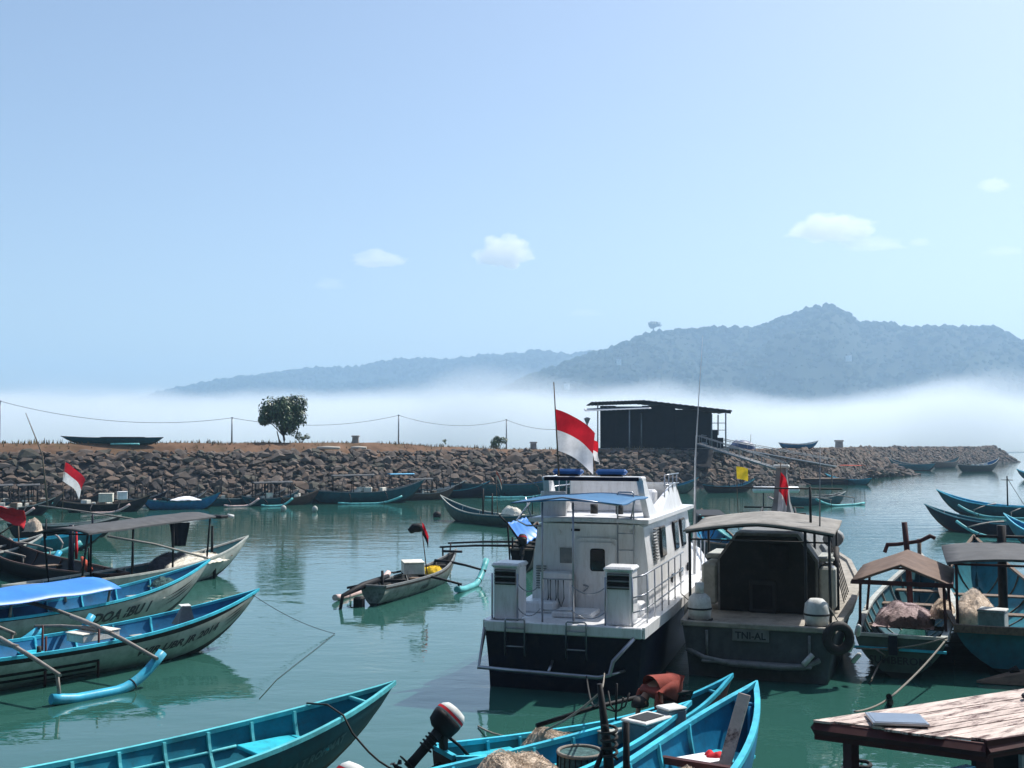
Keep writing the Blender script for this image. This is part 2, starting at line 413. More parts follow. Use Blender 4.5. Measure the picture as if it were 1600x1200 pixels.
# leaves
m_leaf = [mat('leaf_dark', (0.022, 0.05, 0.016), .5, var=.4, scale=.9, spec=.4), mat('leaf_mid', (0.04, 0.085, 0.025), .45, var=.4, scale=.9, spec=.5), mat('leaf_light', (0.075, 0.12, 0.04), .45, var=.3, scale=.9, spec=.5)]
m_bark = mat('bark', (.09, .065, .045), .9, var=.4, scale=4, bump=.5, bscale=20)
def leafy(center, radii, n, size, seed, lumps=18):
    random.seed(seed); mb = MB(); cs = []
    for i in range(lumps):
        v = Vector((random.gauss(0, 1), random.gauss(0, 1), random.gauss(0, .9))).normalized() * random.uniform(.35, .82)
        cs.append((Vector((v.x * radii[0], v.y * radii[1], v.z * radii[2])), random.uniform(.28, .46)))
    for q in range(n):
        c, rr = random.choice(cs); v = Vector((random.gauss(0, 1), random.gauss(0, 1), random.gauss(0, 1))).normalized() * rr * random.uniform(.55, 1.12)
        p = Vector(center) + c + Vector((v.x * radii[0], v.y * radii[1], v.z * radii[2]))
        nrm = (v.normalized() + Vector((random.uniform(-.7, .7), random.uniform(-.7, .7), random.uniform(-.2, .9)))).normalized()
        t = nrm.cross(Vector((random.random(), random.random(), random.random() - .5))).normalized(); b = nrm.cross(t); s = size * random.uniform(.6, 1.3)
        mb.add([p - t * s * .5, p + b * s * .28 - nrm * s * .06, p + t * s * .6, p - b * s * .28 - nrm * s * .06], [(0, 1, 2, 3)], random.choice((0, 0, 1, 1, 2)), False)
    return mb, [Vector(center) + c for c, _ in cs]
def make_tree(name, label, base, H, radii, n, size, seed, lean=0.0, tk=1.0):
    t = thing(name, label, 'tree', base)
    cen = Vector((lean, 0, H)); mb, tips = leafy(cen, radii, n, size, seed)
    tr = MB(); fork = Vector((lean * .4, 0, H - radii[2] * .95))
    tr.tube([(0, 0, -.2), (lean * .15 + .05, 0, fork.z * .5), fork], [.16 * tk, .12 * tk, .10 * tk], 8)
    tr.tube([(-.12, 0, -.2), (-.5, .1, fork.z * .5), fork + Vector((-.7, .1, .5))], [.09 * tk, .07 * tk, .05 * tk], 6)
    trunk = tr.build('trunk', m_bark, t)
    lb = MB()
    for p in tips: lb.tube([fork, fork.lerp(p, .55) + Vector((0, 0, .15)), p], [.07 * tk, .045 * tk, .015 * tk], 5)
    lb.build('limbs', m_bark, trunk)
    mb.build('crown', m_leaf, t, merge=False, fix=False); return t
b_ = on_top(440, 10)
make_tree('tree', 'small round leafy tree alone on top of the breakwater', b_, 2.95, (2.4, 2.1, 2.35), 7500, .34, 5, -.05)
mb, tips = leafy((0, 0, .75), (1.0, .7, .65), 260, .2, 9, 7)
sp_ = thing('shrub', 'sparse small shrub at the foot of the round tree', 'shrub', on_top(466, 9.5))
mb.build('foliage', m_leaf, sp_, merge=False, fix=False); P('stem', sp_, m_bark, lambda m: [m.tube([(0, 0, -.1), p * .6, p], [.03, .02, .01], 5) for p in tips])
mb, tips = leafy((0, 0, .85), (1.3, .8, .95), 520, .26, 19, 9)
sp_ = thing('shrub', 'pale green shrub on the breakwater left of the large flag', 'shrub', on_top(783, 9.3))
mb.build('foliage', m_leaf[2], sp_, merge=False, fix=False); P('stem', sp_, m_bark, lambda m: [m.tube([(0, 0, -.1), p * .6, p], [.03, .02, .01], 5) for p in tips])
mb, tips = leafy((0, 0, .55), (.35, .3, .4), 60, .2, 29, 4)
sp_ = thing('shrub', 'tiny thin weed between two poles on the breakwater', 'shrub', on_top(699, 9.2))
mb.build('foliage', m_leaf[2], sp_, merge=False, fix=False); P('stem', sp_, m_bark, lambda m: m.tube([(0, 0, -.1), (0, 0, .8)], [.02, .01], 5))

# poles and wire
m_steel = mat('galvanised_steel', (.22, .24, .26), .5, metal=.4, var=.2, scale=3)
m_wire = mat('wire', (.05, .055, .06), .6)
tops = []
for px, py, lab in ((3, 627, 'thin utility pole at the left edge of the photo'), (362, 653, 'thin utility pole left of the round tree'), (628, 649, 'thin utility pole midway between the tree and the large flag'), (798, 656, 'thin utility pole beside the pale green shrub')):
    b = on_top(px, 11.5); h = EYE + (695 - py) / FPX * b.y - b.z
    t = thing('utility_pole', lab, 'pole', b, group='poles along the breakwater')
    P('shaft', t, m_steel, lambda m: m.tube([(0, 0, -.3), (0, 0, h)], [.085, .06], 8))
    P('cap', t, m_steel, lambda m: m.box((0, 0, h + .02), (.2, .12, .08)))
    tops.append(b + Vector((0, 0, h)))
lp_b = on_top(920, 8.5); lp_h = EYE + (695 - 662) / FPX * lp_b.y - lp_b.z
tops.append(lp_b + Vector((0, 0, lp_h)))
wl = ['sagging wire from the left edge pole to the second pole', 'sagging wire behind the round tree', 'sagging wire right of the middle pole', 'sagging wire running to the lamp post by the shed']
for a, b, l in zip(tops, tops[1:], wl):
    mb = MB(); mb.tube(sag(a, b, .9 if l != wl[0] else 1.1, 16), .022, 5); tag(mb.build('wire', m_wire), l, 'wire', 'wires between the poles')
lp = thing('lamp_post', 'short lamp post with a box lantern left of the shed', 'lamp', lp_b)
P('post', lp, m_steel, lambda m: m.tube([(0, 0, -.3), (0, 0, lp_h)], .09, 8))
P('lantern', lp, mat('lantern', (.25, .25, .25), .4), lambda m: m.loft([[Vector((x * r_, y * r_, z)) for x, y in ((-1, -1), (1, -1), (1, 1), (-1, 1))] for z, r_ in ((lp_h, .12), (lp_h + .55, .34), (lp_h + .6, .4), (lp_h + .75, .1))], smooth=False))
# stub bollards and timbers
m_conc = mat('concrete', (.3, .28, .26), .9, var=.25, scale=3, bump=.3, bscale=20)
m_wood = mat('old_wood', (.17, .12, .085), .85, var=.45, scale=3, bump=.5, bscale=30, stretch=(1, 6, 6), dirt=(.07, .05, .04))
m_pale = mat('pale_timber', (.55, .5, .42), .8, var=.25, scale=2, stretch=(1, 5, 5))
for px, lab, o in ((557, 'squat concrete block right of the round tree on the breakwater', 9), (832, 'squat concrete block just left of the large flag', 9.2), (1310, 'squat concrete block on the far breakwater arm', 9)):
    b = on_top(px, o); t = thing('bollard', lab, 'bollard', b, group='blocks on the breakwater'); k = b.y / 105
    P('body', t, m_conc, lambda m: m.loft([[Vector((x * r_ * k, y * r_ * k, z * k)) for x, y in ((-1, -1), (1, -1), (1, 1), (-1, 1))] for z, r_ in ((-.1, .32), (.6, .28))], smooth=False))
    P('cap', t, m_conc, lambda m: m.box((0, 0, .68 * k), (.72 * k, .72 * k, .14 * k), bev=.03))
for px, w_, lab in ((519, 2.3, 'pale straight timber lying on top of the rocks'), (563, 1.6, 'short bleached driftwood log on top of the rocks')):
    b = on_top(px, 6.9); mb = MB(); mb.tube([(-w_ / 2, 0, .32), (-.1, .05, .36), (w_ / 2, 0, .34)], [.16, .18, .13], 7); o = mb.build('timber', m_pale); o.location = b; tag(o, lab, 'timber')

# shed on the mole
m_dark = mat('dark_sheet', (.009, .010, .014), .85, spec=.12, var=.3, scale=1.2, bump=.2, bscale=8)
m_roofd = mat('rusty_roof', (.02, .02, .022), .8, spec=.2, var=.3, scale=1.5)
m_net = mat('black_net', (.016, .017, .02), .9, spec=.1, var=.5, scale=3, bump=.6, bscale=9)
def make_shed():
    Y = 131.0
    def q(px, py, y=Y): return WD(px, py, y)
    o = q(1030, 700); t = thing('shed', 'dark open-sided shed with a tilted sheet roof on the breakwater', 'shed', (o.x, Y, 4.3))
    def L(px, py, dy=0.0): p = q(px, py, Y + dy); return (p.x - o.x, dy, p.z - 4.3)
    def pan(x0, x1, y0, y1, dy):
        a = L(x0, y1, dy); b = L(x1, y0, dy); return lambda m: m.box(((a[0] + b[0]) / 2, dy, (a[2] + b[2]) / 2), (abs(b[0] - a[0]), .12, abs(b[2] - a[2])))
    for x0, x1, y0, y1, dy in ((938, 962, 634, 702, .0), (962.6, 1003, 635, 702, .3), (1003.6, 1055, 634, 702, .15), (1055.6, 1110, 646, 702, .0), (940, 1112, 640, 702, 6.0)):
        P('wall_panel', t, m_dark, pan(x0, x1, y0, y1, dy))
    P('wall_panel', t, m_dark, pan(1110.6, 1121, 672, 702, .05)); P('wall_panel', t, m_dark, pan(1121.6, 1130, 684, 702, .05))
    P('floor_slab', t, m_conc, lambda m: m.box((0, 3, .05), (16.5, 7.5, .5)))
    def roof(m):
        c = [L(924, 628, -1.4), L(1006, 625, -1.4), L(1144, 641, -1.4)]
        n = 36
        def f(u, v):
            k = u * 2
            a = Vector(c[0]).lerp(Vector(c[1]), k) if k < 1 else Vector(c[1]).lerp(Vector(c[2]), k - 1)
            return (a.x, -1.4 + v * 8.6, a.z + .04 * math.sin(u * 180) - .05 * v)
        m.sheet(f, 72, 2, .12)
    rf = P('roof', t, m_roofd, roof)
    P('eave_beam', rf, m_roofd, lambda m: m.tube([L(926, 632, -.6), L(1006, 630, -.6), L(1142, 645, -.6)], .12, 6))
    aw = P('awning', t, mat('pale_sheet', (.5, .52, .55), .6, var=.2, scale=2), lambda m: m.sheet(lambda u, v: tuple(Vector(L(914, 642, -2.6)).lerp(Vector(L(1018, 638, -2.6)), u) + Vector((0, v * 2.4, v * .35 + .02 * math.sin(u * 90)))), 30, 2, .05))
    for px, y0, y1, dy in ((934, 630, 702, -.8), (983.5, 641, 722, -2.5), (1002, 645, 700, -.3), (1134, 645, 700, -.6), (1122, 648, 680, 4), (1112, 647, 702, -.4)):
        a = L(px, y0, dy); b = L(px, y1, dy); P('post', t, m_steel, lambda m: m.tube([b, a], .09, 6))
    for y in (672, 661): 
        a = L(1112, y, -.6); b = L(1134, y, -.6); P('rail', t, m_steel, lambda m: m.tube([a, b], .05, 6))
    # net skirt over the rocks below
    P('net_skirt', t, m_net, lambda m: m.sheet(lambda u, v: tuple(Vector(L(972 + u * 145, 700, -.6)).lerp(Vector(L(985 + u * 125, 731, -5.4)), v) + Vector((0, 0, .25 * mnoise.noise(Vector((u * 9, v * 4, 0)))))), 36, 10, .06))
    # things under the roof
    P('work_bench', t, m_wood, lambda m: (m.box((1.5, 2, 1.0), (3, .9, .1)), m.box((.2, 2, .6), (.1, .8, .7)), m.box((2.8, 2, .6), (.1, .8, .7))))
make_shed()
def make_gangway(name, lab, a, b, wid, rails):
    a, b = Vector(a), Vector(b); t = thing(name, lab, 'gangway', a); d = b - a; hd = Vector((d.x, d.y, 0)).normalized(); sd_ = Vector((-hd.y, hd.x, 0))
    n = int(d.length / .6)
    for s in (-1, 1):
        off = sd_ * wid / 2 * s
        P('stringer', t, m_steel, lambda m: m.tube([off, d + off], .13, 6))
        if rails:
            P('handrail', t, m_steel, lambda m: (m.tube([off + Vector((0, 0, .95)), d + off + Vector((0, 0, .95))], .05, 6), [m.tube([off + d * (k / 8), off + d * (k / 8) + Vector((0, 0, .95))], .035, 5) for k in range(9)]))
    for k in range(n): c = d * ((k + .5) / n); P('tread', t, m_wood, lambda m: m.box(c, (.42, wid, .06), rotz(math.atan2(hd.y, hd.x)) @ roty(-math.asin(d.normalized().z))))
    return t
make_gangway('gangway', 'long grey gangway sloping down from the shed', WD(1090, 693, 127), WD(1228, 737, 122), 1.2, True)
make_gangway('gangway', 'upper grey walkway running down behind the gangway to the pontoon', WD(1090, 692, 131), WD(1300, 729, 146), 1.3, True)
pt = thing('pontoon', 'low dark floating pontoon at the foot of the gangway', 'pontoon', W(1245, 757))
P('deck', pt, m_wood, lambda m: [m.box((-5 + k * .55, 0, .75), (.5, 3.2, .1)) for k in range(21)])
P('float', pt, m_dark, lambda m: [m.tube([(-5, y, .3), (6, y, .3)], .38, 10) for y in (-1.2, 0, 1.2)])
for k in range(3): P('post', pt, m_wood, lambda m: m.tube([(-4 + k * 4, -1.5, -.6), (-4 + k * 4, -1.5, 1.9)], .1, 6))
# tarpaulin heap and small white boat up on the mole
m_bluetarp = mat('blue_tarp', (.035, .21, .62), .45, var=.15, scale=2, bump=.35, bscale=4)
b = on_top(1160, 9); tp = thing('covered_heap', 'heap of gear under a dark blue tarpaulin right of the shed', 'heap', b)
def dome(m, rx, ry, h, sd_, n=18):
    m.sheet(lambda u, v: ((u * 2 - 1) * rx, (v * 2 - 1) * ry, h * max(0, 1 - abs(u * 2 - 1) ** 3.2) ** .6 * max(0, 1 - abs(v * 2 - 1) ** 3) ** .6 * (1 + .22 * mnoise.noise(Vector((u * 5, v * 5, sd_)))) - .05), n, n)
P('tarpaulin', tp, mat('navy_tarp', (.02, .05, .14), .5, var=.3, scale=2, bump=.3, bscale=5), lambda m: dome(m, 1.6, 1.3, 1.15, 3)); P('crate', tp, m_wood, lambda m: m.box((0, 0, .3), (2.0, 1.5, .6)))
P('stick', tp, m_wood, lambda m: m.tube([(1.1, 0, .2), (1.2, 0, 1.9)], .03, 5))

# ------------------------------------------------------------------ paints
def paint(name, col, **k):
    kw = dict(rough=.62, spec=.22, var=.27, scale=2.5, bump=.12, bscale=14, dirt=tuple(c * .45 + .02 for c in col), dirt_amt=.45, dscale=3.0); kw.update(k); return mat(name, col, **kw)
m_cyan = paint('cyan_trim', (.055, .50, .66)); m_blue = paint('boat_blue', (.008, .20, .38)); m_teal = paint('teal_seat', (.03, .46, .58))
m_bluein = paint('blue_inside', (.014, .15, .32)); m_tealdk = paint('dark_teal', (.012, .085, .11)); m_tealhull = paint('teal_hull', (.02, .17, .22))
m_white = paint('boat_white', (.62, .64, .62), dirt=(.3, .3, .26)); m_offw = paint('worn_white', (.40, .42, .39), dirt=(.2, .21, .18), dirt_amt=.4)
m_black = paint('black_paint', (.007, .007, .009)); m_navy = paint('navy_paint', (.005, .007, .022), rough=.4); m_brown = paint('brown_paint', (.09, .05, .04))
m_maroon = paint('maroon_wood', (.06, .018, .02)); m_green = paint('dull_green', (.07, .11, .095)); m_grey = paint('grey_paint', (.22, .23, .23)); m_dgrey = paint('dark_grey_paint', (.025, .028, .031))
m_keel = paint('fouled_bottom', (.02, .03, .025)); m_red = paint('red_cloth', (.55, .02, .03), rough=.8, dirt=None); m_wcloth = paint('white_cloth', (.8, .8, .82), rough=.8, dirt=None)
m_yellow = paint('yellow_cloth', (.75, .52, .03), rough=.8, dirt=None); m_orange = paint('faded_red', (.5, .09, .05), rough=.8); m_tarpg = paint('grey_tarp', (.085, .088, .092), rough=.8, bump=.3, bscale=5)
m_turq = paint('turquoise_trim', (.11, .52, .58)); m_tblue = paint('teal_blue_inside', (.008, .19, .28))
m_tarpb = paint('brown_tarp', (.16, .11, .085), rough=.85, bump=.4, bscale=6, dirt=(.1, .07, .06)); m_bamboo = mat('bamboo', (.27, .245, .22), .7, var=.35, scale=5, stretch=(8, 1, 1), bump=.2, bscale=10)
m_pipe = paint('blue_pipe', (.05, .40, .60), rough=.35, dirt=(.25, .45, .5), dirt_amt=.25); m_pipet = paint('turquoise_pipe', (.12, .45, .46), rough=.4); m_pipew = paint('pink_white_pipe', (.6, .45, .42), rough=.5)
m_rope = mat('rope', (.22, .2, .17), .9, var=.3, scale=30, bump=.5, bscale=80); m_ropeb = mat('dark_rope', (.02, .02, .02), .9, var=.3, scale=30)
m_fnet = mat('fishing_net', (.60, .50, .40), .95, var=.35, scale=9, bump=.9, bscale=38, spec=.1); m_fnetg = mat('green_net', (.07, .13, .13), .95, var=.5, scale=14, bump=.9, bscale=40, spec=.1)
m_foam = paint('styrofoam', (.72, .69, .6), rough=.9, bump=.3); m_glass = mat('dark_glass', (.006, .008, .012), .08, var=.1); m_rubber = mat('rubber', (.012, .012, .013), .75, var=.3, scale=8, bump=.3, bscale=20)
m_letters = mat('painted_letters', (.012, .022, .03), .6, var=.2); m_gel = paint('gelcoat_white', (.78, .79, .8), rough=.3, spec=.4, bump=.02, dirt=(.42, .40, .36), dirt_amt=.3, var=.08, stretch=(2.5, 2.5, .5)); m_chrome = mat('stainless', (.35, .37, .4), .3, metal=.85, var=.15)
m_skin = mat('skin', (.30, .15, .09), .6, var=.1); m_hair = mat('hair', (.01, .009, .008), .7)
m_plank = mat('bleached_plank', (.60, .50, .45), .85, var=.3, scale=2.2, stretch=(1, 5, 1), bump=.6, bscale=14, dirt=(.10, .06, .06), dirt_amt=.9, dscale=2.4, spec=.2)

def cloth_mat(name, col):
    m = paint(name, col, rough=.8, dirt=None); nt = m.node_tree; b = nt.nodes['Principled BSDF']; o = nt.nodes['Material Output']
    tr = nt.nodes.new('ShaderNodeBsdfTranslucent'); mx = nt.nodes.new('ShaderNodeMixShader'); mx.inputs[0].default_value = .45
    nt.links.new(b.inputs['Base Color'].links[0].from_socket, tr.inputs['Color']); nt.links.new(b.outputs[0], mx.inputs[1]); nt.links.new(tr.outputs[0], mx.inputs[2]); nt.links.new(mx.outputs[0], o.inputs['Surface']); return m
m_fred = cloth_mat('flag_red', (.62, .02, .035)); m_fwhite = cloth_mat('flag_white', (.82, .80, .80)); m_fyel = cloth_mat('flag_yellow', (.80, .55, .03))
def text_mesh(txt, h, shear=.2, bold=.035):
    cu = bpy.data.curves.new('txt', 'FONT'); cu.body = txt; cu.size = 1.0; cu.offset = bold; cu.shear = shear; cu.resolution_u = 2; cu.fill_mode = 'FRONT'
    ob = bpy.data.objects.new('txt', cu); me = bpy.data.meshes.new_from_object(ob)
    vs = [v.co.copy() for v in me.vertices]; fs = [list(p.vertices) for p in me.polygons]; bpy.data.objects.remove(ob); bpy.data.meshes.remove(me); bpy.data.curves.remove(cu)
    x0 = min(v.x for v in vs); x1 = max(v.x for v in vs); y0 = min(v.y for v in vs); y1 = max(v.y for v in vs); k = h / (y1 - y0)
    return [((v.x - (x0 + x1) / 2) * k, (v.y - y0) * k - h / 2) for v in vs], fs

class Boat:
    """a slender wooden hull; local +x is the bow, +y is port, z = 0 the water line"""
    S = (0, .1, .22, .36, .5, .63, .75, .86, .94, 1)
    def __init__(s, name, label, bow, stern, B=1.1, free=.55, rise=.75, srise=.2, draft=.22, wt=0.0, t0=.72, cat='boat', group=None, outer=None, inner=None, rim=None, stripe=None, keel=None, ribs=8, thwarts=(.2, .5, .78), seat=None, n=28, stripe_rows=2, rimw=.05, deck=None, full=2.1):
        s.full = full
        s.bow, s.stern = Vector((bow[0], bow[1])), Vector((stern[0], stern[1])); d = s.bow - s.stern; s.L = d.length; mid = (s.bow + s.stern) / 2
        s.B, s.free, s.rise, s.srise, s.draft, s.wt, s.t0 = B, free, rise, srise, draft, wt, t0
        s.root = thing(name, label, cat, (mid.x, mid.y, 0), math.atan2(d.y, d.x), group)
        outer = outer or m_tealhull; inner = inner or m_blue; rim = rim or m_cyan; stripe = stripe or outer; keel = keel or m_keel; seat = seat or m_teal
        T = [i / n for i in range(n + 1)]; S = s.S
        mb = MB()
        for sg in (1, -1):
            g = [[s.pt(t, q, sg) for q in S] for t in T]
            for i in range(n):
                for j in range(len(S) - 1):
                    mi = 3 if S[j] < .2 else (2 if j >= len(S) - 1 - stripe_rows else 0)
                    mb.add([g[i][j], g[i + 1][j], g[i + 1][j + 1], g[i][j + 1]], [(0, 1, 2, 3)], mi, True)
            gi = [[s.pt(t, max(q, .16), sg, .035) for q in S] for t in T]
            for i in range(n):
                for j in range(1, len(S) - 1): mb.add([gi[i][j], gi[i + 1][j], gi[i + 1][j + 1], gi[i][j + 1]], [(0, 3, 2, 1)], 1, True)
                mb.add([gi[i][1], gi[i + 1][1], Vector((gi[i + 1][1].x, 0, gi[i + 1][1].z)), Vector((gi[i][1].x, 0, gi[i][1].z))], [(0, 1, 2, 3)], 1, True)
        if wt > 0:
            r0 = [s.pt(0, q, 1) for q in S]; l0 = [s.pt(0, q, -1) for q in S]
            for j in range(len(S) - 1): mb.add([r0[j], r0[j + 1], l0[j + 1], l0[j]], [(0, 1, 2, 3)], 3 if S[j] < .2 else 0)
            for j in range(len(S) - 1): mb.add([p + Vector((.04, 0, 0)) for p in (r0[j], r0[j + 1], l0[j + 1], l0[j])], [(3, 2, 1, 0)], 1)
        s.hull = mb.build('hull', [outer, inner, stripe, keel], s.root, fix=False)
        for sg in (1, -1):
            rb = MB(); rings = []
            for i in range(n + 1):
                p = s.pt(T[i], 1, sg); a = rimw; y0 = p.y + sg * .012; y1 = p.y - sg * min(a, abs(p.y) + .006)
                rings.append([Vector((p.x, y0, p.z - .035)), Vector((p.x, y0, p.z + .03)), Vector((p.x, y1, p.z + .03)), Vector((p.x, y1, p.z - .035))])
            rb.loft(rings, 0, True, False); rb.build('gunwale', rim, s.root)
        if wt > 0: P('transom_cap', s.root, rim, lambda m: m.box((s.pt(0, 1, 1).x, 0, s.pt(0, 1, 1).z), (.07, 2 * s.pt(0, 1, 1).y - .1, .07)))
        for k in range(ribs):
            t = .12 + .76 * (k + .5) / ribs; w = .022
            for sg in (1, -1):
                rb = MB(); rr = [s.pt(t, q, sg, .035) for q in (1, .86, .7, .5, .32, .18)]; rq = [s.pt(t, q, sg, .085) for q in (1, .86, .7, .5, .32, .18)]
                rb.loft([[a + Vector((-w, 0, 0)), a + Vector((w, 0, 0)), b + Vector((w, 0, 0)), b + Vector((-w, 0, 0))] for a, b in zip(rr, rq)], 0, True, False); rb.build('rib', rim, s.root)
        for t in thwarts:
            p = s.pt(t, .72, 1); P('thwart', s.root, seat, lambda m: m.box((p.x, 0, p.z), (.32 if s.L < 9 else .42, 2 * p.y - .05, .045), bev=.008))
        if deck:
            P('foredeck', s.root, inner, lambda m: [m.add([s.pt(a, .93, 1, .03), s.pt(a, .93, -1, .03), s.pt(b, .93, -1, .03), s.pt(b, .93, 1, .03)], [(0, 1, 2, 3)]) for a, b in ((deck, (deck + 1) / 2), ((deck + 1) / 2, .985))])
    def sheer(s, t):
        z = s.free
        if t > .45: z += s.rise * ((t - .45) / .55) ** 2.4
        else: z += s.srise * ((.45 - t) / .45) ** 2.2
        return z
    def keelz(s, t):
        k = -s.draft
        if t > s.t0: k += (s.sheer(t) + s.draft) * ((t - s.t0) / (1 - s.t0)) ** 1.9
        if s.wt == 0 and t < .16: k += (s.sheer(t) + s.draft) * ((.16 - t) / .16) ** 1.9
        elif t < .3: k += s.draft * .6 * ((.3 - t) / .3)
        return k
    def half(s, t):
        if t > .45: w = 1 - ((t - .45) / .55) ** s.full
        elif s.wt > 0: w = 1 - (1 - s.wt) * ((.45 - t) / .45) ** 2
        else: w = 1 - ((.45 - t) / .45) ** 2.4
        return s.B / 2 * max(w, 0.004)
    def pt(s, t, q, sg, inset=0.0):
        b = s.half(t); k = s.keelz(t); z = k + q * (s.sheer(t) - k)
        y = b * (.80 * (1 - (1 - q) ** 2.3) + .20 * q)
        return Vector(((t - .5) * s.L, sg * max(y - inset, .0), z))
    def floor(s, t, dz=0.0): return s.pt(t, .16, 1).z + dz
    def loc(s, t, y=0.0, z=0.0): return Vector(((t - .5) * s.L, y, z))
    def world(s, p): return s.root.matrix_basis @ Vector(p)
    def text(s, txt, t, h, side, q=.6, m=None, shear=.2, wid=None, bold=.04):
        vs, fs = text_mesh(txt, h, shear, bold); w = max(v[0] for v in vs) - min(v[0] for v in vs); kx = (wid / w) if wid else 1; out = []
        for x, y in vs:
            tt = t + (x * kx / s.L) * (1 if side < 0 else -1); k = s.keelz(tt); sh = s.sheer(tt); z = k + q * (sh - k) + y
            qq = max(0, min(1, (z - k) / (sh - k))); p = s.pt(tt, qq, side); out.append(Vector((p.x, p.y + side * .012, z)))
        mb = MB(); mb.add(out, fs); return mb.build('lettering', m or m_letters, s.root, fix=False)
    def stripes(s, side, t1, t2, qs, m):
        mb = MB()
        for q in qs:
            n = 8
            for i in range(n):
                a, b = t1 + (t2 - t1) * i / n, t1 + (t2 - t1) * (i + 1) / n; h1 = .022 * (1 - abs(i / n * 2 - 1)); h2 = .022 * (1 - abs((i + 1) / n * 2 - 1))
                mb.add([s.pt(a, q - h1, side) + Vector((0, side * .01, 0)), s.pt(b, q - h2, side) + Vector((0, side * .01, 0)), s.pt(b, q + h2, side) + Vector((0, side * .01, 0)), s.pt(a, q + h1, side) + Vector((0, side * .01, 0))], [(0, 1, 2, 3)])
        mb.build('bow_stripe', m, s.root, fix=False)
    def outrigger(s, side, ts, reach, fm, r=.09, f0=-.25, f1=.25, lift=.55, droop=.35, beam_m=None, both=False, zb=None):
        beam_m = beam_m or m_bamboo; ends = []
        for t in ts:
            z0 = s.sheer(t) + .05 if zb is None else zb; x = (t - .5) * s.L
            a = Vector((x, -side * s.half(t) * .9, z0)); b = Vector((x, side * reach, z0 - droop))
            P('crossbeam', s.root, beam_m, lambda m: m.tube([a, a.lerp(b, .33) + Vector((0, 0, .06)), a.lerp(b, .66) + Vector((0, 0, .05)), b + Vector((0, side * .12, -.02))], [.05, .05, .045, .04], 7)); ends.append(b)
        xa, xb = (f0) * s.L, (f1) * s.L; pts = []; rs = []
        for i in range(15):
            u = i / 14; z = .05 + lift * max(0, (u - .55) / .45) ** 2 + .08 * max(0, (.2 - u) / .2); pts.append(Vector((xa + (xb - xa) * u, side * (reach + .02 * math.sin(u * 5)), z))); rs.append(r)
        fl = P('float', s.root, fm, lambda m: m.tube(pts, rs, 10))
        P('float_band', fl, m_rubber, lambda m: m.tube([pts[10] - (pts[11] - pts[10]) * .06, pts[10] + (pts[11] - pts[10]) * .06], r * 1.12, 10))
        for b in ends:
            i = min(range(15), key=lambda k: abs(pts[k].x - b.x)); P('float_strut', s.root, beam_m, lambda m: m.tube([b, pts[i]], .035, 6))
    def canopy(s, ta, tb, w, z, roof, post=None, npost=3, camber=.15, th=.03, tilt=0.0, over=.15, name='canopy', sagz=0.0, skew=0.0):
        post = post or m_wood; xa, xb = (ta - .5) * s.L, (tb - .5) * s.L
        def f(u, v):
            y = (v * 2 - 1) * (w / 2 + over)
            return (xa - over + (xb - xa + 2 * over) * u + skew * (v - .5), y, z + tilt * (u - .5) + (camber * (1 - (v * 2 - 1) ** 2) if camber > 0 else -camber * (1 - abs(v * 2 - 1))) - sagz * math.sin(u * math.pi * npost) ** 2 * .5 + .02 * mnoise.noise(Vector((u * 6, v * 4, s.L))))
        cn = P(name, s.root, roof, lambda m: m.sheet(f, 20, 8, th))
        for k in range(npost):
            u = k / (npost - 1); x = xa + (xb - xa) * u; t = x / s.L + .5
            for sg in (1, -1):
                y = sg * min(w / 2, s.half(t) * .95); P('canopy_post', s.root, post, lambda m: m.tube([(x, sg * s.half(t) * .93, s.sheer(t) - .1), (x + skew * sg * .5, sg * w / 2, z + tilt * (u - .5) + .01)], .035, 6))
            zz = z + tilt * (u - .5) - .04; P('canopy_beam', cn, post, lambda m: m.tube([(x, -w / 2 - .05, zz), (x, w / 2 + .05, zz)], .03, 6))
        for sg in (1, -1): P('canopy_beam', cn, post, lambda m: m.tube([(xa, sg * w / 2, z - tilt * .5 - .03), (xb, sg * w / 2, z + tilt * .5 - .03)], .03, 6))
        return cn
    def mast(s, t, h, y=0.0, r=.04, m=None, lean=(0, 0), name='post'):
        z0 = s.floor(t); return P(name, s.root, m or m_wood, lambda mm: mm.tube([((t - .5) * s.L, y, z0), ((t - .5) * s.L + lean[0], y + lean[1], z0 + h)], [r, r * .75], 7))

def flag(label, p_top, p_bot, fly, m1, m2=None, droop=.25, seed=1, pole=None, fold=.06, name='flag', pole_m=None):
    """cloth between hoist points p_top..p_bot, flying along vector fly; pole = (base, tip)"""
    p_top, p_bot, fly = Vector(p_top), Vector(p_bot), Vector(fly)
    base = Vector(pole[0]) if pole else p_bot; t = thing(name, label, 'flag', base)
    side = fly.cross(Vector((0, 0, 1))); side = side.normalized() if side.length > 1e-4 else Vector((1, 0, 0))
    def f(u, v):
        p = p_top.lerp(p_bot, v) + fly * u * (1 - .12 * v) - Vector((0, 0, 1)) * droop * u * (.35 + .65 * u)
        p += side * fold * math.sin(u * 8 + v * 2.3 + seed) * (.3 + u) + side * fold * .5 * math.sin(v * 6 + u * 4 + seed * 2) * u
        return p - base
    def cloth(m):
        n, k = 18, 12; g = [[Vector(f(i / n, j / k)) for j in range(k + 1)] for i in range(n + 1)]
        for i in range(n):
            for j in range(k): m.add([g[i][j], g[i + 1][j], g[i + 1][j + 1], g[i][j + 1]], [(0, 1, 2, 3)], 0 if (j < k / 2 or m2 is None) else 1, True)
    mb = MB(); cloth(mb); mb.build('cloth', [m1, m2 or m1], t)
    if pole: P('pole', t, pole_m or m_wood, lambda m: m.tube([(0, 0, 0), Vector(pole[1]) - base], [.022, .012], 7))
    return t
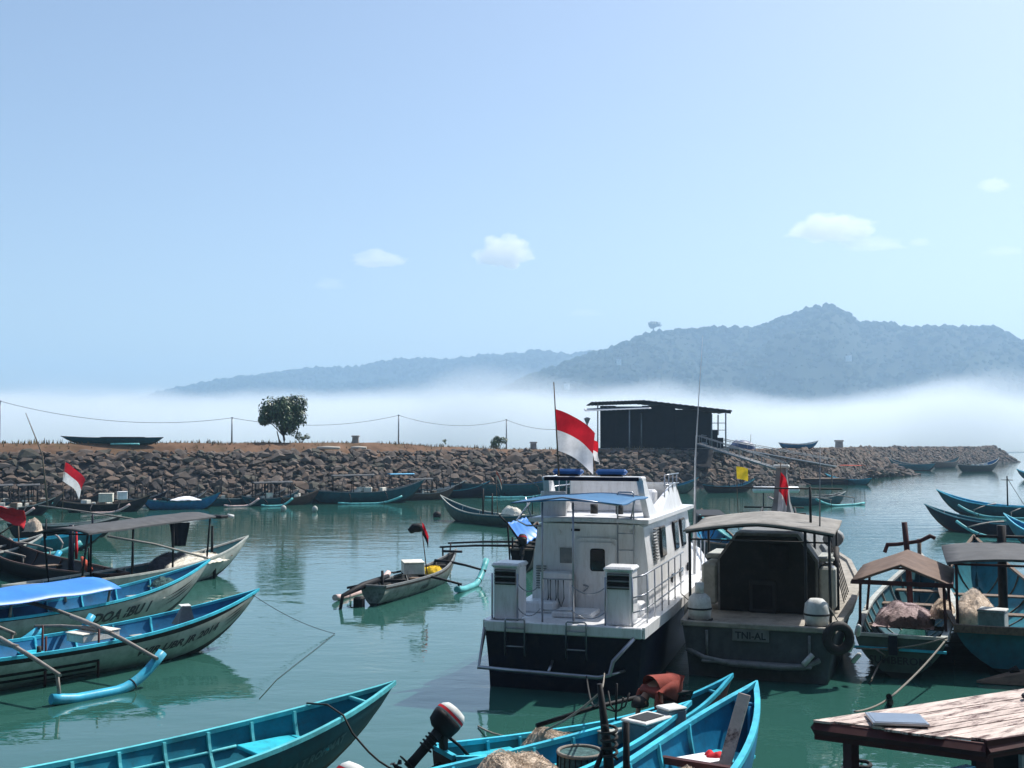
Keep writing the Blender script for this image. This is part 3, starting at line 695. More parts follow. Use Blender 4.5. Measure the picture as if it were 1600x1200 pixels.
def net_heap(label, loc, rx, ry, h, m, seed, rz=0.0, strands=160, name='fishing_net'):
    random.seed(seed); t = thing(name, label, 'net', loc, rz)
    def hz(u, v): 
        r = (abs(u * 2 - 1) ** 2.2 + abs(v * 2 - 1) ** 2.2)
        return h * max(0, 1 - r) ** .55 * (1 + .35 * mnoise.noise(Vector((u * 4, v * 4, seed)))) + .035 * mnoise.noise(Vector((u * 17, v * 17, seed))) + .02 * mnoise.noise(Vector((u * 41, v * 41, seed)))
    P('heap', t, m, lambda mm: mm.sheet(lambda u, v: ((u * 2 - 1) * rx, (v * 2 - 1) * ry, hz(u, v)), 44, 36))
    st = MB()
    for q in range(strands):
        u, v = random.uniform(.08, .92), random.uniform(.08, .92); a = random.random() * 6.28; pts = []
        for k in range(6):
            u2 = min(.98, max(.02, u + math.cos(a) * k * .025)); v2 = min(.98, max(.02, v + math.sin(a) * k * .03)); a += random.uniform(-.8, .8)
            pts.append(((u2 * 2 - 1) * rx, (v2 * 2 - 1) * ry, hz(u2, v2) + .012 + .03 * random.random())); u, v = u2, v2
        st.tube(pts, .0035, 3, cap=False)
    tag(st.build('strands', m, t, merge=False, fix=False), kind='stuff'); return t
def crate(label, loc, size, m, rz=0.0, lid=None, name='box', cat='box'):
    t = thing(name, label, cat, loc, rz); w, d, h = size
    P('body', t, m, lambda mm: mm.box((0, 0, h * .44), (w, d, h * .88), bev=.02)); P('lid', t, lid or m, lambda mm: mm.box((0, 0, h * .94), (w * 1.04, d * 1.04, h * .11), bev=.015)); return t
def rope(label, pts, r=.015, m=None, cat='rope'):
    mb = MB(); mb.tube(pts, r, 6); return tag(mb.build('rope', m or m_rope), label, cat)
def outboard(label, loc, rz, tilt, top, k=1.0):
    """outboard motor: cowling up, leg tilted back along -x"""
    t = thing('outboard_motor', label, 'motor', loc, rz); M = roty(tilt)
    def q(p): return M @ (Vector(p) * k)
    def ring(z, lx, ly, cx, n=16): return [q((cx + lx * math.copysign(abs(math.cos(a)) ** .7, math.cos(a)), ly * math.copysign(abs(math.sin(a)) ** .7, math.sin(a)), z)) for a in [2 * math.pi * i / n for i in range(n)]]
    cw = P('cowling', t, m_black, lambda m: m.loft([ring(.05, .17, .11, 0), ring(.12, .25, .165, -.02), ring(.26, .275, .18, -.02), ring(.33, .275, .18, -.02)]))
    P('cowling_top', cw, top, lambda m: m.loft([ring(.335, .272, .178, -.02), ring(.45, .25, .165, -.01), ring(.52, .19, .12, 0), ring(.54, .08, .05, .01)]))
    P('decal', cw, m_red, lambda m: [m.loft([ring(.36 + .0, .2765, .1825, -.02), ring(.41, .268, .176, -.018)], cap=False)])
    P('leg', t, m_dgrey, lambda m: m.loft([ring(.05, .10, .08, 0, 10), ring(-.2, .085, .065, 0, 10), ring(-.5, .09, .04, -.01, 10), ring(-.72, .10, .035, -.02, 10)]))
    P('cooling_collar', t, m_dgrey, lambda m: [m.loft([ring(-.06 - .07 * j, .125, .10, 0, 12), ring(-.085 - .07 * j, .125, .10, 0, 12)]) for j in range(4)])
    P('cavitation_plate', t, m_dgrey, lambda m: m.loft([ring(-.66, .2, .1, -.06, 12), ring(-.68, .2, .1, -.06, 12)]))
    P('gearcase', t, m_dgrey, lambda m: m.tube([q((.18, 0, -.84)), q((.1, 0, -.84)), q((-.12, 0, -.84)), q((-.2, 0, -.84))], [.01, .055 * k, .06 * k, .03 * k], 10))
    pr = P('propeller', t, m_dgrey, lambda m: m.tube([q((-.2, 0, -.84)), q((-.28, 0, -.84))], [.04 * k, .02 * k], 8))
    for j in range(3):
        a = j * 2.094; P('blade', pr, m_dgrey, lambda m: m.add([q((-.22, math.cos(a) * .03, -.84 + math.sin(a) * .03)), q((-.20, math.cos(a + .4) * .13, -.84 + math.sin(a + .4) * .13)), q((-.24, math.cos(a) * .15, -.84 + math.sin(a) * .15)), q((-.26, math.cos(a - .4) * .11, -.84 + math.sin(a - .4) * .11))], [(0, 1, 2, 3)]))
    P('clamp_bracket', t, m_dgrey, lambda m: (m.box((.13 * k, 0, -.12 * k), (.09 * k, .2 * k, .3 * k), bev=.01), m.tube([(.05 * k, .09 * k, 0), (.2 * k, .09 * k, -.25 * k)], .02 * k, 6)))
    P('tiller', t, m_black, lambda m: m.tube([q((.15, 0, .1)), q((.5, .02, .14)), q((.75, .02, .13))], [.025, .02, .025], 7)); return t
def engine_stern(bt, t, m=None):
    """long-tail inboard block near the stern"""
    x = (t - .5) * bt.L; z = bt.floor(t) + .3; e = P('engine', bt.root, m_dgrey, lambda mm: (mm.box((x, 0, z), (.55, .35, .4), bev=.04), mm.tube([(x + .1, .1, z + .2), (x + .1, .1, z + .45)], .05, 8), mm.tube([(x - .2, -.18, z + .1), (x - .2, -.22, z + .1)], .16, 12)))
    P('drive_shaft', e, m_steel, lambda mm: mm.tube([(x - .2, 0, z), (x - 1.4, .05, z - .1)], .03, 6))

# ------------------------------------------------------------------ white patrol boat
def heading(deg): return R(90 - deg)
def hull_big(root, st, ztop, mats, deck_m, band, deck_z=0.0):
    """st: list of (x, half at deck, half at water, deck z); hull skin, band and deck"""
    mb = MB(); n = 5
    for sg in (1, -1):
        cols = []
        for x, hd_, hw, zd in st:
            cols.append([Vector((x + (0 if hw > .05 else -.9 * (1 - k / n)), sg * (hw * .55 if k < 0 else hw + (hd_ - hw) * (max(k, 0) / n) ** 1.4), -.35 if k < 0 else zd * k / n)) for k in range(-1, n + 1)])
        for a, b in zip(cols, cols[1:]):
            for j in range(n + 1): mb.add([a[j], b[j], b[j + 1], a[j + 1]], [(0, 1, 2, 3)], 0, True)
        if sg == 1: c1 = cols[0]
        else: c2 = cols[0]
    for j in range(n + 1): mb.add([c1[j], c1[j + 1], c2[j + 1], c2[j]], [(0, 1, 2, 3)], 0)
    h = mb.build('hull', mats, root)
    P('deck', root, deck_m, lambda m: [m.add([(a[0], a[1] - .02, a[3] - .01), (b[0], b[1] - .02, b[3] - .01), (b[0], -b[1] + .02, b[3] - .01), (a[0], -a[1] + .02, a[3] - .01)], [(0, 1, 2, 3)]) for a, b in zip(st, st[1:])])
    for sg in (1, -1):
        rb = MB(); rb.loft([[Vector((x, sg * (hd_ + .03), zd - band)), Vector((x, sg * (hd_ + .03), zd + .06)), Vector((x, sg * max(hd_ - .1, 0), zd + .06)), Vector((x, sg * max(hd_ - .1, 0), zd - band))] for x, hd_, hw, zd in st], 0, True, False); rb.build('rub_rail', deck_m, root)
    P('transom_rail', root, deck_m, lambda m: m.box((st[0][0] - .0, 0, st[0][3] + .03 - band / 2), (.12, 2 * st[0][1] - .05, band + .06), bev=.02))
    return h
def rail(root, pts, r=.018, name='railing', m=None): return P(name, root, m or m_chrome, lambda mm: mm.tube(pts, r, 7))
def patrol_white():
    t = thing('patrol_boat', 'white patrol boat with dark navy hull and blue awning, moored stern on', 'boat', (1.02, 22.4, 0), heading(18))
    st = [(0, 1.68, 1.55, 1.30), (3, 1.74, 1.58, 1.32), (7, 1.76, 1.5, 1.42), (10, 1.55, 1.1, 1.6), (12, 1.05, .55, 1.78), (13.2, .5, .15, 1.9), (14.0, .02, .01, 2.0)]
    hull_big(t, st, 1.3, m_navy, m_gel, .16)
    # cabin
    def cabin(m):
        ring = []
        for x, h, zt in ((2.35, 1.30, 3.22), (6.2, 1.34, 3.3), (8.6, 1.30, 3.3), (9.9, 1.0, 2.35), (11.2, .7, 1.85)):
            zb = 1.28; ring.append([Vector((x, -h - .06, zb)), Vector((x, -h - .02, zb + (zt - zb) * .55)), Vector((x, -h * .94, zt - .06)), Vector((x, -h * .94 + .08, zt)), Vector((x, h * .94 - .08, zt)), Vector((x, h * .94, zt - .06)), Vector((x, h + .02, zb + (zt - zb) * .55)), Vector((x, h + .06, zb))])
        m.loft(ring, 0, True, False)
    cab = P('cabin', t, m_gel, cabin)
    P('roof_edge', cab, m_gel, lambda m: m.sheet(lambda u, v: (2.15 + u * 6.6, (v * 2 - 1) * 1.38, 3.345 + .02 * (1 - (2 * v - 1) ** 2)), 8, 4, .09))
    # aft door
    def rounded(x, yc, zc, w, h, r, th):
        def f(m):
            pts = []
            for cx, cy, a0 in ((w / 2 - r, h / 2 - r, 0), (-w / 2 + r, h / 2 - r, 90), (-w / 2 + r, -h / 2 + r, 180), (w / 2 - r, -h / 2 + r, 270)):
                for k in range(5): a = R(a0 + 22.5 * k); pts.append((yc + cx + r * math.cos(a), zc + cy + r * math.sin(a)))
            m.loft([[Vector((x, a, b)) for a, b in pts], [Vector((x - th, a, b)) for a, b in pts]], 0, True, False)
        return f
    AX = 2.35
    fr = P('door_frame', t, m_gel, rounded(AX, -.18, 2.08, .98, 1.66, .14, .045)); dr = P('door', t, m_gel, rounded(AX - .046, -.18, 2.06, .84, 1.52, .1, .03))
    P('window', dr, m_rubber, rounded(AX - .077, -.2, 2.43, .34, .5, .06, .012)); P('window_pane', dr, m_glass, rounded(AX - .09, -.2, 2.43, .29, .45, .05, .006)); P('handle', dr, m_chrome, lambda m: (m.tube([(AX - .1, .12, 1.86), (AX - .13, .0, 1.84)], .018, 6), m.tube([(AX - .1, .12, 1.72), (AX - .13, .02, 1.8)], .014, 6)))
    P('name_plate', cab, m_black, lambda m: m.box((AX - .012, .32, 3.08), (.02, .2, .05))); [P('vent_plate', cab, m_gel, lambda m: m.tube([(AX, y, 3.02), (AX - .05, y, 3.02)], .06, 12)) for y in (.72, -.98)]
    for k in range(10): P('louvre', cab, m_grey, lambda m: m.box((AX - .012, 1.13, 1.75 + k * .055), (.03, .24, .022)))
    lk = P('locker', t, m_gel, lambda m: m.box((AX - .2, .7, 1.72), (.38, .7, .86), bev=.02))
    for k in range(3): P('hose', lk, m_dgrey, lambda m: m.tube([(AX - .42, .5 + k * .18, 2.0), (AX - .44, .48 + k * .18, 1.6), (AX - .43, .55 + k * .18, 1.4), (AX - .44, .62 + k * .18, 1.6), (AX - .42, .62 + k * .18, 2.0)], .012, 5))
    P('wiper_plate', cab, m_grey, lambda m: m.box((AX - .01, .55, 2.5), (.02, .28, .34)))
    # starboard side
    for k, x in enumerate((4.15, 6.0, 7.1)):
        w_ = P('side_window', cab, m_rubber, lambda m: m.box((x, -1.335, 2.72), (.62, .05, .72), rotx(-.06), bev=.02)); P('pane', w_, m_glass, lambda m: m.box((x, -1.352, 2.72), (.54, .04, .64), rotx(-.06)))
        w_ = P('side_window', cab, m_rubber, lambda m: m.box((x, 1.335, 2.72), (.62, .05, .72), rotx(.06), bev=.02)); P('pane', w_, m_glass, lambda m: m.box((x, 1.352, 2.72), (.54, .04, .64), rotx(.06)))
    for k in range(11): P('louvre', cab, m_grey, lambda m: m.box((3.25, -1.345, 2.38 + k * .07), (.45, .06, .025), rotx(-.06)))
    for k, (x, z) in enumerate(((5.2, 1.75), (6.4, 1.75), (7.6, 1.78))): P('porthole', cab, m_glass, lambda m: m.box((x, -1.405, z), (.42, .04, .22), bev=.02))
        # air intake boxes on the aft deck
    for y in (1.32, -1.1):
        b = P('vent_box', t, m_gel, lambda m: m.box((.62, y, 1.88), (.62, .56, 1.12), bev=.05)); P('vent_cap', b, m_gel, lambda m: m.box((.62, y, 2.46), (.7, .62, .1), bev=.04))
        P('vent_recess', b, m_dgrey, lambda m: m.box((.305, y, 2.22), (.02, .46, .32)))
        for k in range(5): P('slat', b, m_black if k % 2 else m_grey, lambda m: m.box((.288, y, 2.1 + k * .062), (.04, .46, .024), roty(.5)))
    P('hatch', t, m_gel, lambda m: m.box((1.5, .1, 1.36), (.8, .9, .12), bev=.03))
    P('deck_seat', t, m_gel, lambda m: m.box((1.9, -.95, 1.45), (.55, .7, .3), bev=.04))
    P('deck_seat', t, m_gel, lambda m: m.box((1.9, 1.0, 1.42), (.6, .75, .25), bev=.04))
    # awning and its frame
    P('awning', t, mat('awning_blue', (.025, .14, .30), .75, var=.15, scale=3, bump=.2, bscale=6), lambda m: m.sheet(lambda u, v: (.35 + u * 2.3, 1.22 - v * 2.4 - .1 * u, 3.78 + .07 * math.sin(v * math.pi) + .06 * u - .03 * math.sin(u * 9) * math.sin(v * 7)), 14, 14, .02))
    for y, x in ((.55, .45), (-.12, .45)): rail(t, [(x, y, 1.3), (x, y, 3.8)], .022, 'awning_post')
    for y in (1.5, -1.05): rail(t, [(2.3, y * .9, 3.3), (2.3, y, 3.8)], .02, 'awning_post')
    rail(t, [(.4, 1.2, 3.76), (.4, .1, 3.9), (.4, -1.1, 3.76)], .02, 'awning_bow'); rail(t, [(2.55, 1.1, 3.82), (2.55, -1.2, 3.82)], .02, 'awning_bow')
    rail(t, [(.45, .55, 3.3), (.45, .9, 3.3), (1.2, 1.35, 3.35), (2.3, 1.3, 3.8)], .02, 'grab_rail')
    for z in (2.2, 1.55): rail(t, [(.45, .55, z), (.45, -.12, z)], .016, 'crossbar')
    for y0, y1 in ((1.05, .55), (-.12, -.85)):
        for dz in (0, -.5): P('chain', t, m_chrome, lambda m: m.tube(sag((.3, y0, 2.1 + dz), (.3, y1, 2.1 + dz), .16, 10), .012, 5))
    for y in (1.6, 1.04, -.84, -1.4): rail(t, [(.27, y, 1.3), (.27, y, 2.3)], .02, 'stanchion')
    for z in (2.3, 1.9, 1.6): rail(t, [(.27, -1.4, z), (.5, -1.6, z + .05), (2.3, -1.66, z + .08), (5, -1.68, z + .1)], .016, 'side_rail')
    for k in range(6): rail(t, [(.6 + k * .85, -1.64, 1.3), (.6 + k * .85, -1.64, 2.36)], .016, 'stanchion')
    for k in range(7): rail(t, [(8.5 + k * .75, -1.6 + max(0, k - 1) * .22, 1.55 + k * .06), (8.5 + k * .75, -1.6 + max(0, k - 1) * .22, 2.3 + k * .06)], .016, 'stanchion')
    # ladders
    def ladder(name, x, y, z0, z1, w, n, m, par):
        l = P(name, par, m, lambda mm: mm.tube([(x, y - w / 2, z0), (x, y - w / 2, z1 - .03), (x, y - w / 2 + .03, z1), (x, y + w / 2 - .03, z1), (x, y + w / 2, z1 - .03), (x, y + w / 2, z0)], .018, 6))
        for k in range(n): zz = z0 + (z1 - z0) * (k + .5) / n; P('rung', l, m, lambda mm: mm.tube([(x, y - w / 2, zz), (x, y + w / 2, zz)], .014, 6))
    ladder('roof_ladder', 2.2, -.86, 1.4, 3.95, .36, 7, m_chrome, t)
    for y in (.98, -.32): ladder('stern_ladder', -.1, y, .68, 1.42, .42, 2, m_chrome, t)
    # stern guard tube
    gd = rail(t, [(-.02, 1.66, 1.2), (-.35, 1.68, .45), (-.36, .4, .42), (-.36, -.85, .40), (-.3, -1.05, .45), (-.2, -1.1, .7), (-.05, -1.5, 1.15)], .045, 'stern_guard'); rail(gd, [(-.35, .2, .42), (0, .2, .6)], .03, 'guard_strut'); rail(gd, [(-.35, -.95, .42), (0, -1.3, .5)], .03, 'guard_strut')
    # flybridge
    P('flybridge_side', t, m_gel, lambda m: [m.loft([[Vector((x, s * 1.22, 3.34)), Vector((x, s * (1.28), 3.34)), Vector((x + .02, s * 1.18, zt)), Vector((x + .02, s * 1.12, zt))] for x, zt in ((3.0, 3.45), (4.3, 3.6), (6.2, 3.95), (6.9, 4.02), (7.9, 3.4))], 0, True, False) for s in (-1, 1)])
    P('flybridge_front', t, m_gel, lambda m: m.sheet(lambda u, v: (6.9 + u * 1.0, (v * 2 - 1) * 1.15, 4.02 - .62 * u), 3, 6, .06)); P('console', t, m_gel, lambda m: m.box((6.2, 0, 3.6), (.5, 1.6, .5), bev=.06))
    P('bench', t, m_gel, lambda m: (m.box((4.9, .1, 3.58), (.5, 1.9, .48), bev=.06), m.box((4.6, .1, 3.85), (.12, 1.9, .6), bev=.04)))
    P('panel', t, m_gel, lambda m: m.box((2.75, .95, 3.62), (.06, .62, .62), bev=.02))
    for y, lab in ((1.12, 'l'), (-1.12, 'r')):
        P('arch_leg', t, m_gel, lambda m: m.loft([[Vector((a, y + dy - .07, z)), Vector((b, y + dy - .07, z)), Vector((b, y + dy + .07, z)), Vector((a, y + dy + .07, z))] for a, b, dy, z in ((2.9, 3.9, -.08 if y < 0 else .08, 3.34), (2.75, 3.3, 0, 3.85), (2.6, 2.95, .02 if y < 0 else -.02, 4.2))], 0, True, False))
    ar = P('arch_top', t, m_gel, lambda m: m.box((2.75, 0, 4.23), (.5, 2.34, .1), bev=.03)); P('arch_trim', ar, m_navy, lambda m: m.box((2.49, 0, 4.225), (.03, 2.2, .085)))
    for y in (.6, -.42): lb = P('beacon_bar', t, mat('beacon_blue', (.01, .09, .30), .4, var=.1), lambda m: m.box((2.75, y, 4.38), (.2, .72, .13), bev=.05)); P('beacon_foot', lb, m_black, lambda m: m.box((2.75, y, 4.3), (.14, .5, .05)))
    for z, x0 in ((4.0, 3.1), (4.25, 3.2)): rail(t, [(x0, 1.2, z), (6.5, 1.22, z)], .016, 'bridge_rail'); rail(t, [(x0 + 2, -1.2, z), (7.2, -1.22, z)], .016, 'bridge_rail')
    for k in range(5): rail(t, [(3.4 + k * .7, 1.2, 3.5), (3.4 + k * .7, 1.2, 4.25)], .014, 'bridge_rail')
    for k in range(4): rail(t, [(5.2 + k * .6, -1.2, 3.7), (5.2 + k * .6, -1.2, 4.25)], .014, 'bridge_rail')
    [P('winch', t, m_dgrey, lambda m: m.tube([(3.2, y, 3.4), (3.2, y, 3.62)], .09, 10)) for y in (.1, -.5)]
    # whip aerial
    P('whip_aerial', t, mat('aerial', (.5, .52, .54), .5), lambda m: m.tube([(8.3, -1.45, 1.5), (8.32, -1.5, 4.6), (8.4, -1.62, 6.6), (8.45, -1.72, 8.0)], [.04, .024, .010, .003], 7))
    # fenders
    for x, z in ((4.2, .95), (7.2, 1.0)):
        fd = P('fender', t, m_offw, lambda m: m.loft([[Vector((x + math.cos(a) * r_, -1.98 + math.sin(a) * r_, zz)) for a in [k * math.pi / 5 for k in range(10)]] for zz, r_ in ((z - .38, .03), (z - .32, .14), (z, .17), (z + .3, .14), (z + .38, .03))])); P('fender_line', fd, m_rope, lambda m: m.tube([(x, -1.98, z + .36), (x, -1.75, 1.5)], .012, 5))
    return t
PW = patrol_white()
bpy.context.view_layer.update()
wp = lambda p, o=PW: o.matrix_basis @ Vector(p)
flag('large red and white flag flying above the white patrol boat', wp((2.6, .86, 5.82)), wp((2.6, .8, 4.86)), (.92, .1, 0), m_fred, m_fwhite, .55, 2, (wp((2.6, .78, 4.27)), wp((2.6, .9, 6.45))), .07)
flag('smaller crumpled red and white flag beside the large flag', WD(918, 676, 27), WD(922, 712, 27), (.18, .1, 0), m_fred, m_fwhite, .22, 5, (wp((4.6, .3, 3.9)), WD(917, 668, 27)), .13)

# ------------------------------------------------------------------ grey patrol boat
def patrol_grey():
    t = thing('patrol_boat', 'grey patrol boat lettered TNI-AL with a curved pale canopy over its stern', 'boat', (5.22, 23.5, 0), heading(20))
    st = [(0, 1.6, 1.45, 1.12), (3, 1.8, 1.55, 1.15), (7, 1.86, 1.4, 1.3), (10, 1.45, .85, 1.55), (11.8, .7, .2, 1.8), (12.6, .02, .01, 1.95)]
    hull_big(t, st, 1.1, m_navalgrey, m_pale_deck, .06)
    P('stern_lip', t, m_grey, lambda m: m.tube([(.05, 1.5, .55), (-.14, 1.1, .42), (-.2, .5, .34), (-.2, -.5, .33), (-.16, -1.0, .36), (-.02, -1.3, .5)], .06, 8))
    P('transom_step', t, m_grey, lambda m: m.box((-.1, 0, .36), (.24, 2.3, .06), bev=.02))
    for y in (1.05, -1.1): P('transom_bar', t, m_grey, lambda m: m.tube([(-.06, y, .45), (-.06, y, 1.0)], .03, 6))
    P('transom_bar', t, m_white, lambda m: m.tube([(-.22, -.98, .42), (-.1, -1.16, .62)], .06, 8))
    nb = P('name_board', t, m_grey2, lambda m: m.box((-.03, .12, .93), (.04, .78, .26), bev=.01))
    vs, fs = text_mesh('TNI-AL', .15, 0, .02); mb = MB(); mb.add([(-.056, .12 - x, .93 + y) for x, y in vs], fs); mb.build('lettering', m_letters, nb, fix=False)
    # cabin with cut corners
    def cab(m):
        ring = []
        for x, h, zt in ((2.0, 1.14, 2.95), (5.5, 1.16, 3.0), (7.3, 1.0, 2.9), (8.4, .8, 2.0), (9.8, .5, 1.6)):
            zb = 1.1; ring.append([Vector((x, -h, zb)), Vector((x, -h, zb + (zt - zb) * .68)), Vector((x, -h * .62, zt)), Vector((x, h * .62, zt)), Vector((x, h, zb + (zt - zb) * .68)), Vector((x, h, zb))])
        m.loft(ring, 0, True, False)
    cb = P('cabin', t, m_grey2, cab)
    P('bulkhead', cb, m_bulk, lambda m: m.loft([[Vector((x, y, z)) for y, z in ((-1.08, 1.15), (-1.08, 2.33), (-.68, 2.88), (.68, 2.88), (1.08, 2.33), (1.08, 1.15))] for x in (1.99, 1.94)], 0, True, False))
    P('window', cb, m_black, lambda m: m.box((1.92, -.28, 2.42), (.04, .44, .58), bev=.02)); P('door', cb, m_dgrey, lambda m: m.box((1.92, .1, 1.5), (.05, .62, .75), bev=.02)); P('hatch_panel', cb, m_black, lambda m: m.box((1.9, .1, 1.5), (.03, .45, .55)))
    for s in (-1, 1):
        P('coaming', t, m_offw, lambda m: m.box((2.55, s * 1.34, 1.74), (1.15, .36, .95), bev=.05)); P('coaming_shoulder', t, m_offw, lambda m: m.box((3.0, s * 1.22, 2.36), (1.4, .5, .1), bev=.03))
        for k, x in enumerate((4.2, 5.6)): P('side_window', cb, m_glass, lambda m: m.box((x, s * 1.155, 2.0), (.8, .05, .4), bev=.02))
    # canopy
    def cz(v): return 3.10 + .19 * max(0, 1 - abs(v) ** 1.4)
    P('canopy', t, m_canopy, lambda m: m.sheet(lambda u, v: (.35 + u * 2.7, -(v * 2 - 1) * 1.62, cz(v * 2 - 1) + .1 * u + .02 * math.sin(u * 8)), 12, 20, .035))
    P('canopy_frame', t, m_dgrey, lambda m: [m.tube([(x, (k / 8 - 1) * 1.58, cz((k / 8 - 1)) - .07 + .04 * x) for k in range(17)], .03, 6) for x in (.45, 1.7, 2.9)])
    for x in (.45, 2.9):
        for y in (1.5, -1.0, -1.5): P('canopy_post', t, m_dgrey, lambda m: m.tube([(x, y, 1.1), (x, y, cz(y / 1.58) - .06 + .04 * x)], .032, 6))
    P('canopy_rail', t, m_dgrey, lambda m: [m.tube([(x, 1.5, 2.9), (x, -1.5, 2.9)], .02, 6) for x in (.47,)])
    # canisters
    for y in (1.28, -1.22):
        c = P('raft_canister', t, m_white, lambda m: m.loft([[Vector((.38 + math.cos(a) * r_, y + math.sin(a) * r_, z)) for a in [k * math.pi / 8 for k in range(16)]] for z, r_ in ((1.12, .12), (1.18, .24), (1.4, .27), (1.62, .24), (1.72, .14))])); P('strap', c, m_dgrey, lambda m: m.tube([(.38, y, 1.38), (.38, y, 1.42)], .275, 16, smooth=True)); P('cradle', c, m_dgrey, lambda m: m.box((.38, y, 1.13), (.5, .5, .05)))
    for y in (1.28,): P('canister_stem', t, m_white, lambda m: m.tube([(.38, y, 1.7), (.38, y, 1.95)], .1, 10))
    # mast fin with flag
    P('mast', t, m_grey, lambda m: m.loft([[Vector((5.2 + a, -w, z)), Vector((5.2 + b, -w, z)), Vector((5.2 + b, w, z)), Vector((5.2 + a, w, z))] for a, b, w, z in ((-.3, .5, .34, 2.95), (-.1, .3, .2, 3.5), (.0, .18, .12, 4.4))], 0, True, False)); P('mast_cap', t, m_white, lambda m: m.box((5.3, 0, 4.44), (.3, .4, .08), bev=.02))
    P('pipe_stack', t, m_chrome, lambda m: m.tube([(2.1, -1.42, 1.1), (2.1, -1.42, 2.25)], .07, 8)); P('hose', t, m_rubber, lambda m: m.tube([(2.5, -1.5, 1.2), (2.52, -1.5, 2.2), (2.8, -1.5, 2.6)], .07, 8))
    P('stowed_mattress', t, m_grey, lambda m: m.loft([[Vector((4.2 + dx, -1.35 + math.sin(a) * .24, 2.7 + math.cos(a) * .2)) for a in [k * math.pi / 6 for k in range(12)]] for dx in (-.35, .35)]))
    for k in range(5): P('shroud', t, m_ropeb, lambda m: m.tube([(3.2 + k * .3, -1.3, 2.75), (3.4 + k * .5, -1.62, 1.25)], .014, 5))
    P('aerial', t, m_steel, lambda m: m.tube([(1.2, -1.25, 3.1), (1.25, -1.28, 4.9)], [.02, .01], 6)); rail(t, [(1.9, -1.0, 3.05), (1.9, -1.0, 4.05)], .03, 'lamp_post', m_dgrey); rail(t, [(1.9, 1.2, 4.0), (1.9, -1.7, 4.0)], .02, 'lamp_bar', m_dgrey)
    ty = thing('tyre', 'black tyre hung as a fender at the grey boat corner', 'tyre', wp((-.02, -1.68, .98), t), heading(-12)); ty.scale = (.85, .85, .85)
    def tor(m):
        r0, r1 = .30, .12; vs = []
        for i in range(24):
            for j in range(10): a, b = i * math.pi / 12, j * math.pi / 5; vs.append((math.sin(b) * r1 * 1.0, (r0 + math.cos(b) * r1) * math.cos(a), (r0 + math.cos(b) * r1) * math.sin(a)))
        m.add(vs, [(i * 10 + j, ((i + 1) % 24) * 10 + j, ((i + 1) % 24) * 10 + (j + 1) % 10, i * 10 + (j + 1) % 10) for i in range(24) for j in range(10)], 0, True)
    P('tread', ty, m_rubber, tor); P('hanger', ty, m_rope, lambda m: m.tube([(0, 0, .4), (.05, .2, .75)], .015, 5))
    return t
m_bulk = paint('bulkhead_paint', (.011, .013, .013)); m_navalgrey = paint('naval_grey', (.085, .10, .11)); m_pale_deck = paint('pale_deck', (.36, .335, .29), rough=.8); m_grey2 = paint('cabin_grey', (.19, .20, .20)); m_canopy = paint('canopy_pale', (.25, .24, .22), rough=.85, bump=.2); m_letters_pale = mat('pale_letters', (.22, .24, .25), .6)
PG = patrol_grey(); bpy.context.view_layer.update()
flag('red and white flag hanging on the grey patrol boat mast', wp((4.95, -.02, 4.3), PG), wp((4.95, .08, 3.3), PG), (.2, -.02, 0), m_fred, m_fwhite, .38, 3, (wp((5.05, .0, 3.4), PG), wp((4.95, -.02, 4.55), PG)), .05)

# ------------------------------------------------------------------ foreground boats
F1 = Boat('fishing_boat', 'empty blue fishing boat with cyan gunwales at the bottom left', (-1.83, 17.35), (-9.3, 10.75), B=2.0, free=.72, rise=.55, outer=m_tealdk, inner=m_tblue, rim=m_turq, ribs=12, thwarts=(.14, .34), rimw=.06, full=2.6, n=36, group='blue foreground boats')
for k, t in enumerate((.45, .6)): P('stringer', F1.root, m_turq, lambda m: None)if False else None
for sg in (1, -1): P('stringer', F1.root, m_turq, lambda m: m.tube([F1.pt(.12 + .64 * k / 12, .74, sg, .06) for k in range(13)], .025, 5))
P('bow_seat', F1.root, m_teal, lambda m: m.box(F1.loc(.80, 0, F1.pt(.80, .72, 1).z), (.95, 2 * F1.pt(.85, .72, 1).y - .02, .05), bev=.01))
P('breast_hook', F1.root, m_turq, lambda m: m.tube([F1.pt(.93, .97, 1), F1.pt(.93, .97, -1)], .03, 6))
F1.text('MEGHELA T ROHMAT', .80, .13, -1, .62, mat('faint_letters', (.03, .13, .16), .6), .25)
FB = Boat('fishing_boat', 'teal fishing boat with an outboard motor on its stern', (3.62, 18.05), (-.95, 15.45), B=1.08, free=.62, rise=.62, srise=.1, wt=.7, t0=.74, outer=m_maroon, inner=m_tealhull, ribs=7, thwarts=(.12, .72), stripe=m_maroon, rimw=.055, group='blue foreground boats')
P('stern_seat', FB.root, m_teal, lambda m: m.box(FB.loc(.17, 0, .5), (.8, .84, .05), bev=.01))
P('breast_hook', FB.root, m_cyan, lambda m: m.tube([FB.pt(.92, .95, 1), FB.pt(.92, .95, -1)], .025, 6))
F2 = Boat('fishing_boat', 'bright blue fishing boat full of nets and boxes behind the mooring stake', (2.68, 16.5), (-3.85, 10.95), B=1.5, free=.8, rise=.36, outer=m_blue, inner=m_blue, ribs=10, thwarts=(.3, .74), seat=m_teal, rimw=.065, n=34, group='blue foreground boats')
P('bench', F2.root, m_teal, lambda m: m.box(F2.loc(.80, 0, F2.pt(.80, .66, 1).z), (.75, 2 * F2.pt(.80, .66, 1).y - .08, .05), bev=.01))
F3 = Boat('fishing_boat', 'bright blue fishing boat with upturned stem and a leaning white board', (3.72, 16.75), (-1.6, 7.9), B=1.5, free=.80, rise=.60, t0=.88, full=3.4, outer=m_blue, inner=m_blue, ribs=10, thwarts=(.3, .5), seat=m_teal, rimw=.075, n=36, group='blue foreground boats')
